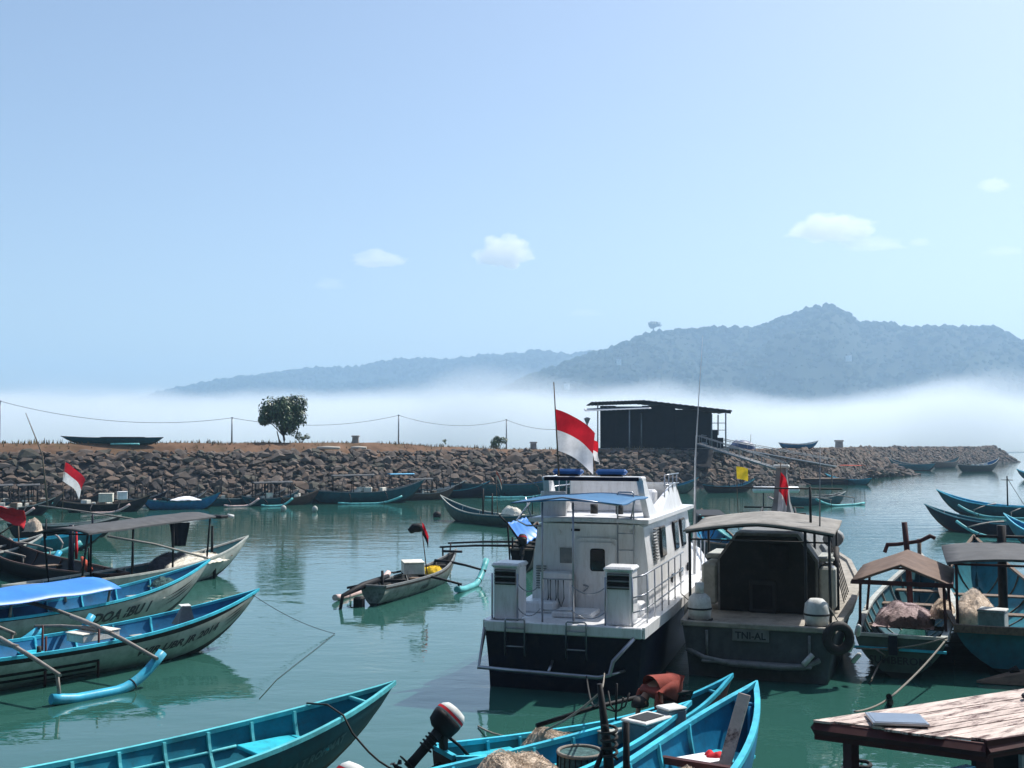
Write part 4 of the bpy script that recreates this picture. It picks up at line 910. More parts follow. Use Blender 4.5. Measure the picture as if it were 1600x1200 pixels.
P('bow_bench', F3.root, m_teal, lambda m: m.box(F3.loc(.875, 0, F3.pt(.875, .60, 1).z), (.5, 2 * F3.pt(.89, .60, 1).y - .02, .05), bev=.01)); P('bench_front', F3.root, m_blue, lambda m: m.box(F3.loc(.85, 0, F3.pt(.85, .40, 1).z), (.04, 2 * F3.pt(.85, .36, 1).y - .06, .30)))
P('bulkhead_frame', F3.root, m_blue, lambda m: (m.tube([F3.pt(.945, .93, 1, .05), F3.pt(.945, .93, -1, .05)], .03, 6), m.tube([F3.pt(.94, .93, -.4, .0), F3.pt(.93, .45, -.6)], .03, 6)))
P('crossbeam', F3.root, m_maroon, lambda m: m.box(F3.loc(.775, 0, F3.pt(.775, .8, 1).z), (.1, 2 * F3.pt(.775, .8, 1).y - .02, .09)))
F3.mast(.655, 1.55, .52, .055, m_black, (.02, .0), 'post')
bd = MB(); bd.box((0, 0, 0), (.17, .035, 1.15), bev=.006); o = bd.build('board', m_plank); o.location = F3.world(F3.loc(.825, -.26, 1.05)); o.rotation_euler = (R(-24), R(10), R(-30)); tag(o, 'bleached white board leaning on the bow bench of the front blue boat', 'board')
crate('white styrofoam lid and scraps lying in the front blue boat', F3.world(F3.loc(.805, .18, .62)), (.55, .4, .1), m_wcloth, .5, name='foam_scrap', cat='foam')
sack = thing('sack', 'small red plastic sack beside the white board', 'sack', F3.world(F3.loc(.83, .02, .56))); P('body', sack, m_red, lambda m: dome(m, .2, .16, .26, 8, 10))
net_heap('beige fishing net heaped in the front blue boat, cut by the photo bottom edge', F3.world(F3.loc(.72, 0, .25)), .7, .5, .5, m_fnet, 3, F3.root.rotation_euler.z)
net_heap('big beige fishing net heap in the middle blue boat', F2.world(F2.loc(.60, 0, F2.floor(.6, .25))), 1.0, .52, .7, m_fnet, 7, F2.root.rotation_euler.z, 260)
net_heap('beige fishing net heap in the teal boat ahead of the outboard', FB.world(FB.loc(.34, 0, FB.floor(.34, .1))), .7, .42, .75, m_fnet, 13, FB.root.rotation_euler.z, 260)
bk = thing('basket', 'dark woven basket with a netted side in the middle blue boat', 'basket', F2.world(F2.loc(.725, -.05, F2.floor(.72, .38))))
P('body', bk, m_fnetg, lambda m: m.loft([[Vector((math.cos(a) * r_, math.sin(a) * r_, z)) for a in [k * math.pi / 10 for k in range(20)]] for z, r_ in ((0, .26), (.25, .31), (.52, .3))])); P('rim', bk, m_rope, lambda m: m.tube([(math.cos(k * math.pi / 10) * .3, math.sin(k * math.pi / 10) * .3, .53) for k in range(21)], .025, 6)); P('stake_weave', bk, m_ropeb, lambda m: [m.tube([(math.cos(a) * .265, math.sin(a) * .265, 0), (math.cos(a) * .318, math.sin(a) * .318, .25), (math.cos(a) * .306, math.sin(a) * .306, .52)], .009, 4) for a in [k * math.pi / 12 for k in range(24)]])
cb_ = crate('worn blue grey cool box with a pale lid on the middle blue boat', F2.world(F2.loc(.885, .0, .74)), (.62, .44, .36), paint('worn_blue_box', (.10, .2, .25), dirt=(.3, .32, .32)), F2.root.rotation_euler.z + .1, m_white, 'cool_box')
P('lid_panel', cb_, m_dgrey, lambda m: m.box((0, 0, .362), (.44, .3, .012)))
crate('smaller pale cool box beside the person in red', F2.world(F2.loc(.945, -.02, .86)), (.34, .3, .32), paint('pale_box', (.2, .28, .31), dirt=(.4, .4, .4)), F2.root.rotation_euler.z - .2, m_white, 'cool_box')
crate('crumpled grey box left of the pale cool boxes', F2.world(F2.loc(.84, .3, .74)), (.42, .28, .2), m_grey, F2.root.rotation_euler.z + .3, m_offw, 'box')
outboard('tilted outboard motor with a white and red cowling on the teal boat stern', FB.world(FB.loc(0, 0, .93)) + Vector((-.1, -.05, .05)), FB.root.rotation_euler.z, R(46), m_white, .82)
outboard('second outboard with pale cowling at the photo bottom edge', Vector((-2.12, 13.72, .55)), R(40), R(36), m_white, .95)
stake = thing('mooring_stake', 'thick dark mooring stake wound with ropes in front of the middle blue boat', 'stake', (1.22, 14.1, -.6))
P('trunk', stake, m_black, lambda m: m.tube([(.12, -.05, 0), (.05, 0, 1.0), (0, 0, 1.7), (-.1, 0, 2.55)], [.085, .08, .065, .035], 9))
P('rope_winding', stake, m_ropeb, lambda m: m.tube([(.02 + math.cos(a) * .1, math.sin(a) * .1, 1.6 + a * .015) for a in [k * .5 for k in range(60)]], .02, 5))
P('rope_winding', stake, m_ropeb, lambda m: m.tube([(.06 + math.cos(a) * .11, math.sin(a) * .11, .9 + a * .012) for a in [k * .5 for k in range(40)]], .018, 5))
P('prop', stake, m_black, lambda m: m.tube([(-.5, -.3, .75), (-.25, -.1, 1.3), (0, 0, 1.85)], [.035, .035, .03], 6))
tpst = Vector((1.13, 14.1, 1.92))
rope('long rope from the white boat stern guard to the mooring stake', sag(wp((-.3, -.95, .5)), tpst, .12), .014)
rope('slack rope from the mooring stake to the left over the water', sag(tpst + Vector((0, 0, -.08)), Vector((-.6, 19.6, .02)), .35), .016)
rope('second rope from the stake up to the white boat guard', sag(wp((-.36, -.6, .42)), tpst + Vector((0, 0, -.15)), .3), .016, m_ropeb)
rope('dark rope tied round the bow of the bottom left boat', [F1.world(F1.pt(.87, 1, 1) + Vector((0, 0, .05))), F1.world(F1.pt(.875, 1, 0) + Vector((0, 0, .1))), F1.world(F1.pt(.87, 1, -1) + Vector((0, -.02, .05))), F1.world(F1.pt(.87, 1, -1) + Vector((.1, -.1, -.2)))] + sag(F1.world(F1.pt(.87, 1, -1) + Vector((.15, -.2, -.3))), FB.world(FB.loc(0, .1, .55)), .28, 8), .015, m_ropeb)
oar = MB(); oar.tube([WD(838, 1134, 16.3), WD(930, 1105, 16.7), WD(1012, 1086, 17.2)], .035, 7); tag(oar.build('boom', m_black), 'dark pole lying along the teal boat from the stake', 'pole')
gf = thing('grapnel', 'small dark grapnel of bent rods beside the stake', 'anchor', WD(962, 1112, 16.6)); P('shank', gf, m_black, lambda m: m.tube([(0, 0, -.12), (.02, 0, .42)], .018, 6)); 
for a in range(4): P('fluke', gf, m_black, lambda m: m.tube([(0, 0, 0), (math.cos(a * 1.57 + .4) * .16, math.sin(a * 1.57 + .4) * .16, .06), (math.cos(a * 1.57 + .4) * .24, math.sin(a * 1.57 + .4) * .24, .26)], .014, 5))

# person bending over in the boats
def person():
    base = FB.world(FB.loc(.73, -.02, FB.floor(.73) + .22)); t = thing('person', 'person in a faded red shirt and dark shorts bending over in the teal boat', 'person', base, R(35))
    # local +x: the way the hips point (right/back), head end to -x
    J = dict(pel=(.24, 0, .92), sp1=(.12, 0, 1.06), sp2=(-.06, 0, 1.13), ch=(-.25, 0, 1.08), nk=(-.38, 0, .97), hd=(-.47, 0, .88), ht=(-.54, 0, .79))
    for s, n in ((1, 'l'), (-1, 'r')):
        J.update({'hp' + n: (.24, s * .11, .86), 'kn' + n: (.08, s * .15, .48), 'an' + n: (.22, s * .14, .08), 'ft' + n: (.05, s * .15, .035), 'sh' + n: (-.26, s * .19, 1.0), 'el' + n: (-.32, s * .24, .74), 'wr' + n: (-.45, s * .17, .55), 'pm' + n: (-.51, s * .15, .51)})
    Rr = dict(pel=.15, sp1=.155, sp2=.165, ch=.165, nk=.06, hd=.095, ht=.075, hp=.105, kn=.068, an=.042, ft=.038, sh=.07, el=.046, wr=.03, pm=.032)
    E = [('pel', 'sp1'), ('sp1', 'sp2'), ('sp2', 'ch'), ('ch', 'nk'), ('nk', 'hd'), ('hd', 'ht')]
    for n in 'lr': E += [('pel', 'hp' + n), ('hp' + n, 'kn' + n), ('kn' + n, 'an' + n), ('an' + n, 'ft' + n), ('ch', 'sh' + n), ('sh' + n, 'el' + n), ('el' + n, 'wr' + n), ('wr' + n, 'pm' + n)]
    fing = []
    for s, n in ((1, 'l'), (-1, 'r')):
        p = Vector(J['pm' + n])
        for k in range(4):
            a = p + Vector((-.045, (k - 1.5) * .019, -.005)); b = a + Vector((-.035, 0, -.022)); c = b + Vector((-.012, 0, -.03 + .004 * abs(k - 1.5)))
            fing.append(('pm' + n, [a, b, c]))
        a = p + Vector((-.005, -s * .04, -.01)); fing.append(('pm' + n, [a, a + Vector((-.03, -s * .008, -.02))]))
    def grow(name, keys, edges, mat_, inflate=0.0, fingers=False, root='pel'):
        ks = list(keys); vs = [Vector(J[k]) for k in ks]; rs = [(Rr.get(k, Rr.get(k[:-1])) + inflate) * (.62 if name == 'body' and k in ('pel', 'sp1', 'sp2', 'ch', 'shl', 'shr', 'hpl', 'hpr') else 1) for k in ks]; es = [(ks.index(a), ks.index(b)) for a, b in edges]
        if fingers:
            for par, chain in fing:
                pr = ks.index(par)
                for c in chain: vs.append(c); rs.append(.0095); es.append((pr, len(vs) - 1)); pr = len(vs) - 1
        me = bpy.data.meshes.new(name); me.from_pydata([tuple(v) for v in vs], es, []); me.materials.append(mat_); o = kid(name, me, t)
        md = o.modifiers.new('skin', 'SKIN'); me.skin_vertices[0] if me.skin_vertices else None
        sk = o.data.skin_vertices[0].data
        for i, r_ in enumerate(rs): sk[i].radius = (r_, r_)
        sk[ks.index(root)].use_root = True
        sb = o.modifiers.new('sub', 'SUBSURF'); sb.levels = 2; sb.render_levels = 2; md.use_smooth_shade = True; return o
    body = grow('body', J.keys(), E, m_skin, 0, True)
    grow('shirt', ['sp1', 'sp2', 'ch', 'pel', 'nk', 'shl', 'ell', 'shr', 'elr'], [('ch', 'nk'), ('pel', 'sp1'), ('sp1', 'sp2'), ('sp2', 'ch'), ('ch', 'shl'), ('ch', 'shr'), ('shl', 'ell'), ('shr', 'elr')], m_shirt, .05, False, 'sp2')
    grow('shorts', ['pel', 'hpl', 'knl', 'hpr', 'knr'], [('pel', 'hpl'), ('hpl', 'knl'), ('pel', 'hpr'), ('hpr', 'knr')], m_black, .025)
    def hairm(m):
        c = Vector(J['hd']).lerp(Vector(J['ht']), .35); vs = []
        m.sheet(lambda u, v: tuple(c + Vector((-.02 + .155 * math.sin(v * math.pi * .58) * math.cos(u * 2 * math.pi), .115 * math.sin(v * math.pi * .58) * math.sin(u * 2 * math.pi), .125 * math.cos(v * math.pi * .58)))), 20, 8)
    P('hair', t, m_hair, hairm)
    for s in (1, -1): P('ear', body, m_skin, lambda m: m.loft([[Vector(J['hd']) + Vector((-.02 + math.cos(a) * r_, s * (.092 + d), math.sin(a) * r_ * 1.5)) for a in [k * .785 for k in range(8)]] for r_, d in ((.018, 0), (.024, .012), (.012, .02))]))
    P('nose', body, m_skin, lambda m: m.loft([[Vector((-.555, 0, .82)) + Vector((-.01 * j, math.cos(a) * (.018 - j * .006), -.03 - j * .012 + math.sin(a) * .018)) for a in [k * 1.05 for k in range(6)]] for j in range(3)]))
    return t
m_shirt = paint('faded_shirt', (.25, .055, .04), rough=.9, bump=.5, bscale=9, dirt=None, var=.2)
person()

# ------------------------------------------------------------------ boat roof at the bottom right
RB = Boat('fishing_boat', 'blue boat under a bleached plank roof at the bottom right', (8.6, 12.6), (2.6, 9.0), B=1.5, free=.55, rise=.7, wt=.7, outer=m_tealdk, inner=m_blue, ribs=6, thwarts=(.3, .5), n=24)
A_, B_c, C_c = W(1272, 1124, 2.22), W(1520, 1087, 2.26), W(1540, 1158, 2.2)
def roof_boat():
    r = RB.root; inv = RB.root.matrix_basis.inverted() if True else None
    bpy.context.view_layer.update(); inv = RB.root.matrix_basis.inverted(); a, b, c = inv @ A_, inv @ B_c, inv @ C_c
    e1 = (b - a); e2 = (c - a); n = 9; ext = 1.75
    def plank(k):
        def f(m):
            v0, v1 = k / n + .004, (k + 1) / n - .004; z = random.uniform(-.006, .008); j0 = random.uniform(-.03, .03) + (.06 * math.sin(k)); 
            pts = [a + e1 * (j0 * .4) + e2 * v0, a + e1 * ext + e2 * v0, a + e1 * ext + e2 * v1, a + e1 * (j0 * .4) + e2 * v1]
            pts = [p + Vector((0, 0, z)) for p in pts]; lo = [p - Vector((0, 0, .022)) for p in pts]; m.add(pts + lo, [(0, 1, 2, 3), (7, 6, 5, 4), (0, 4, 5, 1), (1, 5, 6, 2), (2, 6, 7, 3), (3, 7, 4, 0)])
        return f
    random.seed(4)
    rf = P('roof_frame', r, m_maroon, lambda m: [m.tube([p + Vector((0, 0, -.09)), q + Vector((0, 0, -.09))], .06, 4, smooth=False) for p, q in ((a, c), (a, a + e1 * ext), (c, c + e1 * ext), (a + e1 * .55, c + e1 * .55), (a + e1, c + e1))])
    for k in range(n): P('roof_plank', rf, m_plank, plank(k))
    P('fascia', r, m_maroon, lambda m: m.add([a + Vector((0, 0, -.025)), c + Vector((0, 0, -.025)), c + Vector((0, 0, -.2)), a + Vector((0, 0, -.2))] + [p + e1.normalized() * .04 for p in (a + Vector((0, 0, -.025)), c + Vector((0, 0, -.025)), c + Vector((0, 0, -.2)), a + Vector((0, 0, -.2)))], [(0, 1, 2, 3), (7, 6, 5, 4), (0, 4, 5, 1), (3, 2, 6, 7), (0, 3, 7, 4), (1, 5, 6, 2)]))
    P('fascia', r, m_maroon, lambda m: m.box((c + e1 * ext * .5) + Vector((0, 0, -.11)), ((e1 * ext).length, .04, .17), Matrix.Rotation(math.atan2(e1.y, e1.x), 3, 'Z')))
    for p in (a + e1 * .1 + e2 * .12, a + e1 * .1 + e2 * .9, a + e1 * .95 + e2 * .1, a + e1 * .95 + e2 * .92, a + e1 * .28 + e2 * .97): P('roof_post', r, m_maroon, lambda m: m.box((p.x, p.y, 1.25), (.11, .11, 1.75)))
    P('side_panel', r, mat('grey_panel', (.3, .32, .35), .5), lambda m: m.box((c + e1 * .32 + Vector((0, 0, -.55))), (.5, .04, .72), Matrix.Rotation(math.atan2(e1.y, e1.x), 3, 'Z')))
    P('shelf', r, m_maroon, lambda m: m.box(a.lerp(c, .5) + e1 * .4 + Vector((0, 0, -.95)), (1.2, 1.0, .05)))
    P('inner_box', r, m_blue, lambda m: (m.box(a.lerp(c, .55) + e1 * .35 + Vector((0, 0, -.72)), (.7, .5, .4), bev=.03)))
    P('bulkhead', r, m_black, lambda m: m.box(a.lerp(c, .5) + e1 * .75 + Vector((0, 0, -.65)), (.04, 1.1, 1.05)))
    return a, e1, e2
ra, re1, re2 = roof_boat()
sp = thing('solar_panel', 'small grey solar panel lying on the bleached plank roof', 'solar panel', RB.world(ra + re1 * .16 + re2 * .34 + Vector((0, 0, .014))), math.atan2((C_c - A_).y, (C_c - A_).x) + .35)
P('frame', sp, m_chrome, lambda m: m.box((0, 0, .014), (.54, .42, .028), bev=.004)); P('cells', sp, mat('cells', (.16, .2, .27), .25, var=.1), lambda m: m.box((0, 0, .0302), (.49, .37, .003)))
net_heap('pale net bundle under the plank roof', RB.world(ra + re1 * .3 + re2 * .85 + Vector((0, 0, -.93))), .3, .25, .3, m_fnet, 31, 0, 60)
tyb = MB(); tyb.tube([(math.cos(k * .5236) * .2, math.sin(k * .5236) * .2, .02 + .01 * (k % 2)) for k in range(13)], .03, 6); o = tyb.build('rope_coil', m_ropeb); o.location = W(1340, 1196, .03); tag(o, 'dark rope ring floating in the water near the plank roof', 'rope')
c2 = MB(); c2.tube([(math.cos(k * .5236) * .08, math.sin(k * .5236) * .08, .02) for k in range(13)], .025, 6); o = c2.build('rope_coil', m_black); o.location = RB.world(ra + re1 * 1.05 + re2 * .32 + Vector((0, 0, .02))); tag(o, 'small dark coil on the plank roof at the right edge', 'rope')

# ------------------------------------------------------------------ right hand boats
B7 = Boat('fishing_boat', 'wooden boat with a brown cloth canopy and a cross shaped mast', (12.9, 34.6), (8.32, 23.6), B=2.15, free=.85, rise=.75, srise=.05, wt=.86, outer=m_green, inner=m_tealdk, rim=m_offw, stripe=m_dgrey, keel=m_keel, ribs=8, thwarts=(.3, .62, .78), seat=m_wood, n=26, rimw=.12)
B7.canopy(.08, .32, 1.75, 1.95, m_tarpb, m_maroon, 2, -.42, .05, .05, .2)
P('canopy_valance', B7.root, m_maroon, lambda m: [m.box((B7.loc(.08).x - .2, 0, 1.93), (.03, 2.1, .1)), m.box((B7.loc(.08).x + 1.3, -1.06, 1.94), (3.2, .03, .09))])
cr = P('cross_mast', B7.root, m_maroon, lambda m: m.tube([B7.loc(.44, 0, .3), B7.loc(.43, .05, 2.0), B7.loc(.425, .12, 3.0)], [.09, .08, .07], 6)); P('yard', cr, m_maroon, lambda m: m.tube([B7.loc(.43, .62, 2.2), B7.loc(.43, .55, 2.4), B7.loc(.43, .3, 2.42), B7.loc(.43, -.25, 2.52), B7.loc(.43, -.5, 2.66), B7.loc(.43, -.62, 2.6)], [.05, .06, .05, .05, .06, .05], 7))
P('stern_bar', B7.root, m_cyan, lambda m: (m.box((B7.loc(0).x - .03, .62, .62), (.06, .72, .05)), m.box((B7.loc(0).x - .03, -.45, .62), (.06, .95, .05)))); P('rudder_post', B7.root, m_navy, lambda m: m.box((B7.loc(0).x - .06, .14, .72), (.12, .18, .42))); P('rudder_cap', B7.root, m_white, lambda m: m.box((B7.loc(0).x - .06, .14, .94), (.13, .19, .03)))
vs, fs = text_mesh('SUMBEROMS', .16, 0, .02); mb = MB(); mb.add([(B7.pt(0, .5, 1).x - .012, -x * 1.05, .38 + y) for x, y in vs], fs); mb.build('lettering', m_letters, B7.root, fix=False)
B7.text('', .5, .1, 1) if False else None
net_heap('pink and white net bundles under the brown canopy', B7.world(B7.loc(.33, .1, .62)), 1.0, .7, .42, paint('pink_net', (.45, .36, .37), rough=.95, bump=.8, bscale=20, dirt=(.12, .06, .08), dirt_amt=.6, dscale=6), 41, B7.root.rotation_euler.z, 80)
net_heap('tan net bundle along the starboard side of the canopied boat', B7.world(B7.loc(.36, -.78, .8)), .8, .3, .32, m_fnet, 43, B7.root.rotation_euler.z, 80)
P('bow_post', B7.root, m_wood, lambda m: m.tube([B7.loc(.93, 0, 1.0), B7.loc(.93, 0, 2.1)], .06, 6))
B8 = Boat('fishing_boat', 'broad teal boat with a flat dark roof at the right edge', (15.6, 37.0), (10.9, 23.8), B=2.7, free=.95, rise=1.0, srise=.05, wt=.9, outer=m_tealhull, inner=m_tealhull, rim=m_wood, stripe=m_black, ribs=7, thwarts=(.35, .6), seat=m_wood, n=26, rimw=.1)
B8.canopy(.03, .24, 2.3, 2.42, m_tarpg, m_maroon, 2, .12, .05, .1, .2)
P('mast', B8.root, m_black, lambda m: (m.tube([B8.loc(.26, -.05, .4), B8.loc(.26, -.05, 3.0)], .11, 8), m.tube([B8.loc(.26, .55, 2.72), B8.loc(.26, -.8, 2.72)], .04, 6)))
P('transom_plank', B8.root, m_wood, lambda m: m.box((B8.loc(0).x - .05, 0, .98), (.14, 2.5, .16)))
net_heap('tan net heap in the broad teal boat', B8.world(B8.loc(.33, .55, .5)), 1.1, .55, .62, m_fnet, 47, B8.root.rotation_euler.z, 80); crate('white tarpaulin wrapped box in the broad teal boat', B8.world(B8.loc(.20, .25, .55)), (.6, .6, .5), m_white, 1.0)
plk = thing('floating_log', 'weathered grey log raft floating at the right edge', 'log', W(1590, 1068)); P('slab', plk, m_wood, lambda m: m.loft([[Vector((x, -w, .02)), Vector((x, w, .02)), Vector((x, w * .8, h)), Vector((x, -w * .6, h * 1.1))] for x, w, h in ((-.85, .03, .06), (-.5, .15, .12), (0, .28, .22), (.7, .35, .3), (1.4, .3, .28))], 0, True, False)); P('knot', plk, m_black, lambda m: m.tube([(-.1, .1, .2), (.05, .05, .3)], .08, 7))
pile = MB(); pile.tube([W(1392, 1098, -.5), W(1391, 1098, 0), W(1389, 1088, .62)], [.07, .065, .05], 8); tag(pile.build('mooring_stake', m_black), 'thin dark stake in the water below the canopied boat', 'stake')
rope('pale rope from the canopied boat quarter down to the thin stake', sag(B7.world(B7.pt(0, 1, -1)), W(1391, 1090, .4), .06), .02); rope('rope running on from the thin stake towards the plank roof', sag(W(1391, 1090, .4), W(1335, 1112, .5), .05), .018)
rope('slack rope hanging off the canopied boat transom into the water', [B7.world((B7.loc(0).x - .1, .5, .62)), B7.world((B7.loc(0).x - .15, .3, .5)), W(1372, 1040, .25), W(1362, 1062, .1), W(1356, 1070, -.05)], .022, m_rope)
rope('knotted rope across the canopied boat transom', sag(B7.world((B7.loc(0).x - .08, .9, .6)), B7.world((B7.loc(0).x - .1, -.95, .95)), .1), .02, m_rope)
for k, (px, py) in enumerate(((1341, 985), (1330, 1010), (1338, 1028))):
    fl = MB(); fl.loft([[Vector((math.cos(a) * r_, math.sin(a) * r_, z)) for a in [q * .785 for q in range(8)]] for z, r_ in ((-.14, .02), (-.1, .055), (.1, .055), (.14, .02))]); o = fl.build('net_float', m_white); o.location = WD(px, py, 23.1); o.rotation_euler = (.4, .3 * k, 0); tag(o, ['topmost', 'middle', 'lowest'][k] + ' of three white net floats between the grey boat tyre and canopied boat', 'float', 'white net floats')
bpy.context.view_layer.update()
RM1 = Boat('fishing_boat', 'dark teal boat with an upswept bow and a thin mast at the right edge', W(1463, 768, 1.55)[:2], W(1690, 795, .8)[:2], B=1.5, free=.75, rise=.95, outer=m_tealdk, inner=m_blue, rim=m_cyan, ribs=5, thwarts=(.4,), n=22)
RM1.mast(.48, 2.9, 0, .06, m_black); P('mast_stay', RM1.root, m_ropeb, lambda m: (m.tube([RM1.loc(.48, 0, 2.7), RM1.loc(.37, 0, .9)], .02, 5), m.tube([RM1.loc(.52, 0, 2.55), RM1.loc(.44, 0, 2.55)], .025, 5))); P('drum', RM1.root, m_black, lambda m: m.tube([RM1.loc(.28, -.3, 1.2), RM1.loc(.28, .3, 1.2)], .42, 12)); RM1.outrigger(1, (.35, .6), 1.9, m_pipet, .08, -.3, .22, .7)
RM2 = Boat('fishing_boat', 'darker low boat with outrigger beams in front of the masted boat', W(1444, 790, 1.35)[:2], W(1700, 826, .7)[:2], B=1.3, free=.65, rise=.8, outer=m_navy, inner=m_tealdk, rim=m_tealhull, keel=m_maroon, ribs=5, thwarts=(.4,), n=22)
RM2.outrigger(1, (.25, .52), 2.2, m_pipet, .08, -.4, .1, .7, .2); RM2.mast(.86, .9, 0, .03, m_steel);
B9 = Boat('fishing_boat', 'teal bow poking in behind the broad teal boat mast', W(1568, 805, 1.3)[:2], W(1760, 850, .7)[:2], B=1.2, free=.6, rise=.8, outer=m_tealhull, inner=m_blue, ribs=4, thwarts=(.4,), n=20)

# ------------------------------------------------------------------ left hand boats
L1 = Boat('fishing_boat', 'white boat lettered JR 2014 with blue inside and outrigger pipes', W(405, 921, 1.32)[:2], (-13.3, 19.7), B=2.0, free=.72, rise=.6, full=2.5, outer=m_offw, inner=m_bluein, stripe=m_black, rim=m_cyan, ribs=9, thwarts=(.3, .48), seat=m_teal, n=36, rimw=.05)
L1.text('WIR UBR JR 2014', .75, .23, -1, .58, None, .35, 2.35); L1.stripes(-1, .875, .965, (.45, .58, .70), m_black); L1.stripes(-1, .40, .60, (.32,), m_black)
P('side_stripe', L1.root, m_black, lambda m: [m.add([L1.pt(.1 + .45 * k / 14, q, -1) + Vector((0, -.008, 0)), L1.pt(.1 + .45 * (k + 1) / 14, q, -1) + Vector((0, -.008, 0)), L1.pt(.1 + .45 * (k + 1) / 14, q + .07, -1) + Vector((0, -.008, 0)), L1.pt(.1 + .45 * k / 14, q + .07, -1) + Vector((0, -.008, 0))], [(0, 1, 2, 3)]) for k in range(14) for q in (.42, .58)])
L1.outrigger(-1, (.38, .575), 2.5, m_pipe, .105, -.13, .095, .62, .5, zb=1.1); L1.outrigger(1, (.38, .575), 2.4, m_pipe, .1, -.3, .08, .6, .2, zb=.92)
for t, y in ((.55, -.8), (.44, -.8), (.5, .6)): L1.mast(t, 1.1, y, .03, m_maroon)
P('bow_seat', L1.root, m_offw, lambda m: m.box(L1.loc(.715, 0, L1.pt(.715, .68, 1).z), (.3, 2 * L1.pt(.715, .68, 1).y - .05, .05)))
engine_stern(L1, .46)
crate('pale wooden hatch box amidships in the white boat lettered JR 2014', L1.world(L1.loc(.585, .1, .66)), (.95, .6, .2), m_foam, L1.root.rotation_euler.z + .1, name='hatch_box')
stn = thing('anchor_stone', 'grey wedge of folded sheet propped in the bow of the JR 2014 boat', 'sheet', L1.world(L1.loc(.80, .06, .72)), .6); P('slab', stn, m_grey, lambda m: m.loft([[Vector((-.2, -.18, .0)), Vector((.22, -.18, 0)), Vector((.1, -.18, .42)), Vector((-.1, -.18, .45))], [Vector((-.25, .18, .0)), Vector((.25, .18, 0)), Vector((.14, .12, .35)), Vector((-.02, .12, .42))]], 0, True, False)); P('fold', stn, m_white, lambda m: m.box((0, -.05, .44), (.24, .22, .02), rotx(.1)))
L2 = Boat('fishing_boat', 'white boat lettered DOA IBU 1 with a blue tarpaulin roof', W(328, 876, 1.5)[:2], (-14.8, 23.8), B=1.9, free=.8, rise=.72, full=2.5, outer=m_offw, inner=m_bluein, stripe=m_black, rim=m_cyan, ribs=8, thwarts=(.3, .55, .78), seat=m_offw, n=34, rimw=.045, stripe_rows=1)
L2.text('DOA IBU 1', .655, .3, -1, .64, None, .3, 2.1); L2.stripes(-1, .80, .93, (.5, .6, .7), m_black)
L2.canopy(.08, .60, 1.9, 1.22, m_bluetarp, m_bamboo, 3, .22, .015, .0, .2, 'tarpaulin_roof', .06)
L2.outrigger(-1, (.27, .45), 2.1, m_pipe, .1, -.25, -.03, .75, .3, zb=1.0)
net_heap('small dark net bundle in the bow of the DOA IBU 1 boat', L2.world(L2.loc(.84, 0, .95)), .4, .25, .2, m_fnetg, 51, L2.root.rotation_euler.z, 40)
L3 = Boat('fishing_boat', 'grey-white boat with a long grey canopy and heaped nets', W(388, 841, 1.25)[:2], (-14.8, 31.8), B=1.8, free=.72, full=2.5, rise=.62, outer=m_offw, inner=m_tealdk, rim=m_offw, stripe=m_offw, ribs=7, thwarts=(.4, .85), seat=m_wood, n=30)
L3.canopy(.2, .70, 1.7, 2.32, m_tarpg, m_black, 4, .14, .05, .12, .15); L3.mast(.83, 1.75, .2, .06, m_black)
P('lamp_hood', L3.root, m_black, lambda m: m.box(L3.loc(.83, .1, 2.25), (.5, .9, .12), bev=.03)); P('lamp_bulb', L3.root, m_white, lambda m: m.tube([L3.loc(.86, -.2, 2.25), L3.loc(.87, -.42, 2.22)], [.1, .07], 8))
L3.mast(.77, 1.0, -.45, .07, m_black)
net_heap('dark net heap with pale net spilling over under the grey canopy', L3.world(L3.loc(.62, 0, .5)), 1.2, .55, .6, mat('grey_net', (.06, .065, .085), .95, var=.5, scale=6, bump=.9, bscale=30), 53, L3.root.rotation_euler.z, 120); net_heap('cream net draped along the side of the grey canopy boat', L3.world(L3.loc(.68, -.35, .66)), 1.7, .42, .34, m_foam, 54, L3.root.rotation_euler.z, 100)
jk = thing('hanging_jacket', 'dark jacket hanging under the grey canopy', 'jacket', L3.world(L3.loc(.66, .1, 1.55))); P('cloth', jk, m_navy, lambda m: m.sheet(lambda u, v: ((u - .5) * (.75 - .3 * v), .06 * math.sin(u * 9), .62 - v * .85), 12, 8, .0))
bmb = MB(); bmb.tube([WD(60, 790, 40), WD(115, 797, 39.5), WD(215, 812, 38.5)], .03, 6); tag(bmb.build('bamboo_pole', m_bamboo), 'thin bamboo pole sloping above the left boats', 'pole')
bmb = MB(); bmb.tube([WD(168, 838, 34.5), WD(240, 850, 35), WD(325, 872, 36)], .04, 6); tag(bmb.build('bamboo_pole', m_bamboo), 'long bamboo pole lying along the grey canopy boat side', 'pole')
L4 = Boat('fishing_boat', 'big dark boat with a sweeping sheer behind the blue tarpaulin', (-23.0, 47.0), W(185, 905, .55)[:2], B=1.9, free=.62, rise=1.1, srise=.1, wt=.4, outer=m_black, inner=m_black, rim=m_brown, ribs=5, thwarts=(.5,), seat=m_wood, n=24)
L4.mast(.28, 2.2, 0, .12, m_navy, (0, 0), 'wrapped_post'); L4.mast(.12, 1.5, .3, .05, m_black)
bz = P('bundle', L4.root, m_orange, lambda m: m.tube([L4.loc(.24, -.15, 1.0), L4.loc(.22, -.2, .75), L4.loc(.2, -.25, .55)], [.05, .14, .1], 8)); P('hanging_cloth', L4.root, m_red, lambda m: m.tube([L4.loc(.275, -.14, 2.0), L4.loc(.275, -.16, 1.3), L4.loc(.275, -.16, .9)], [.03, .06, .05], 7))
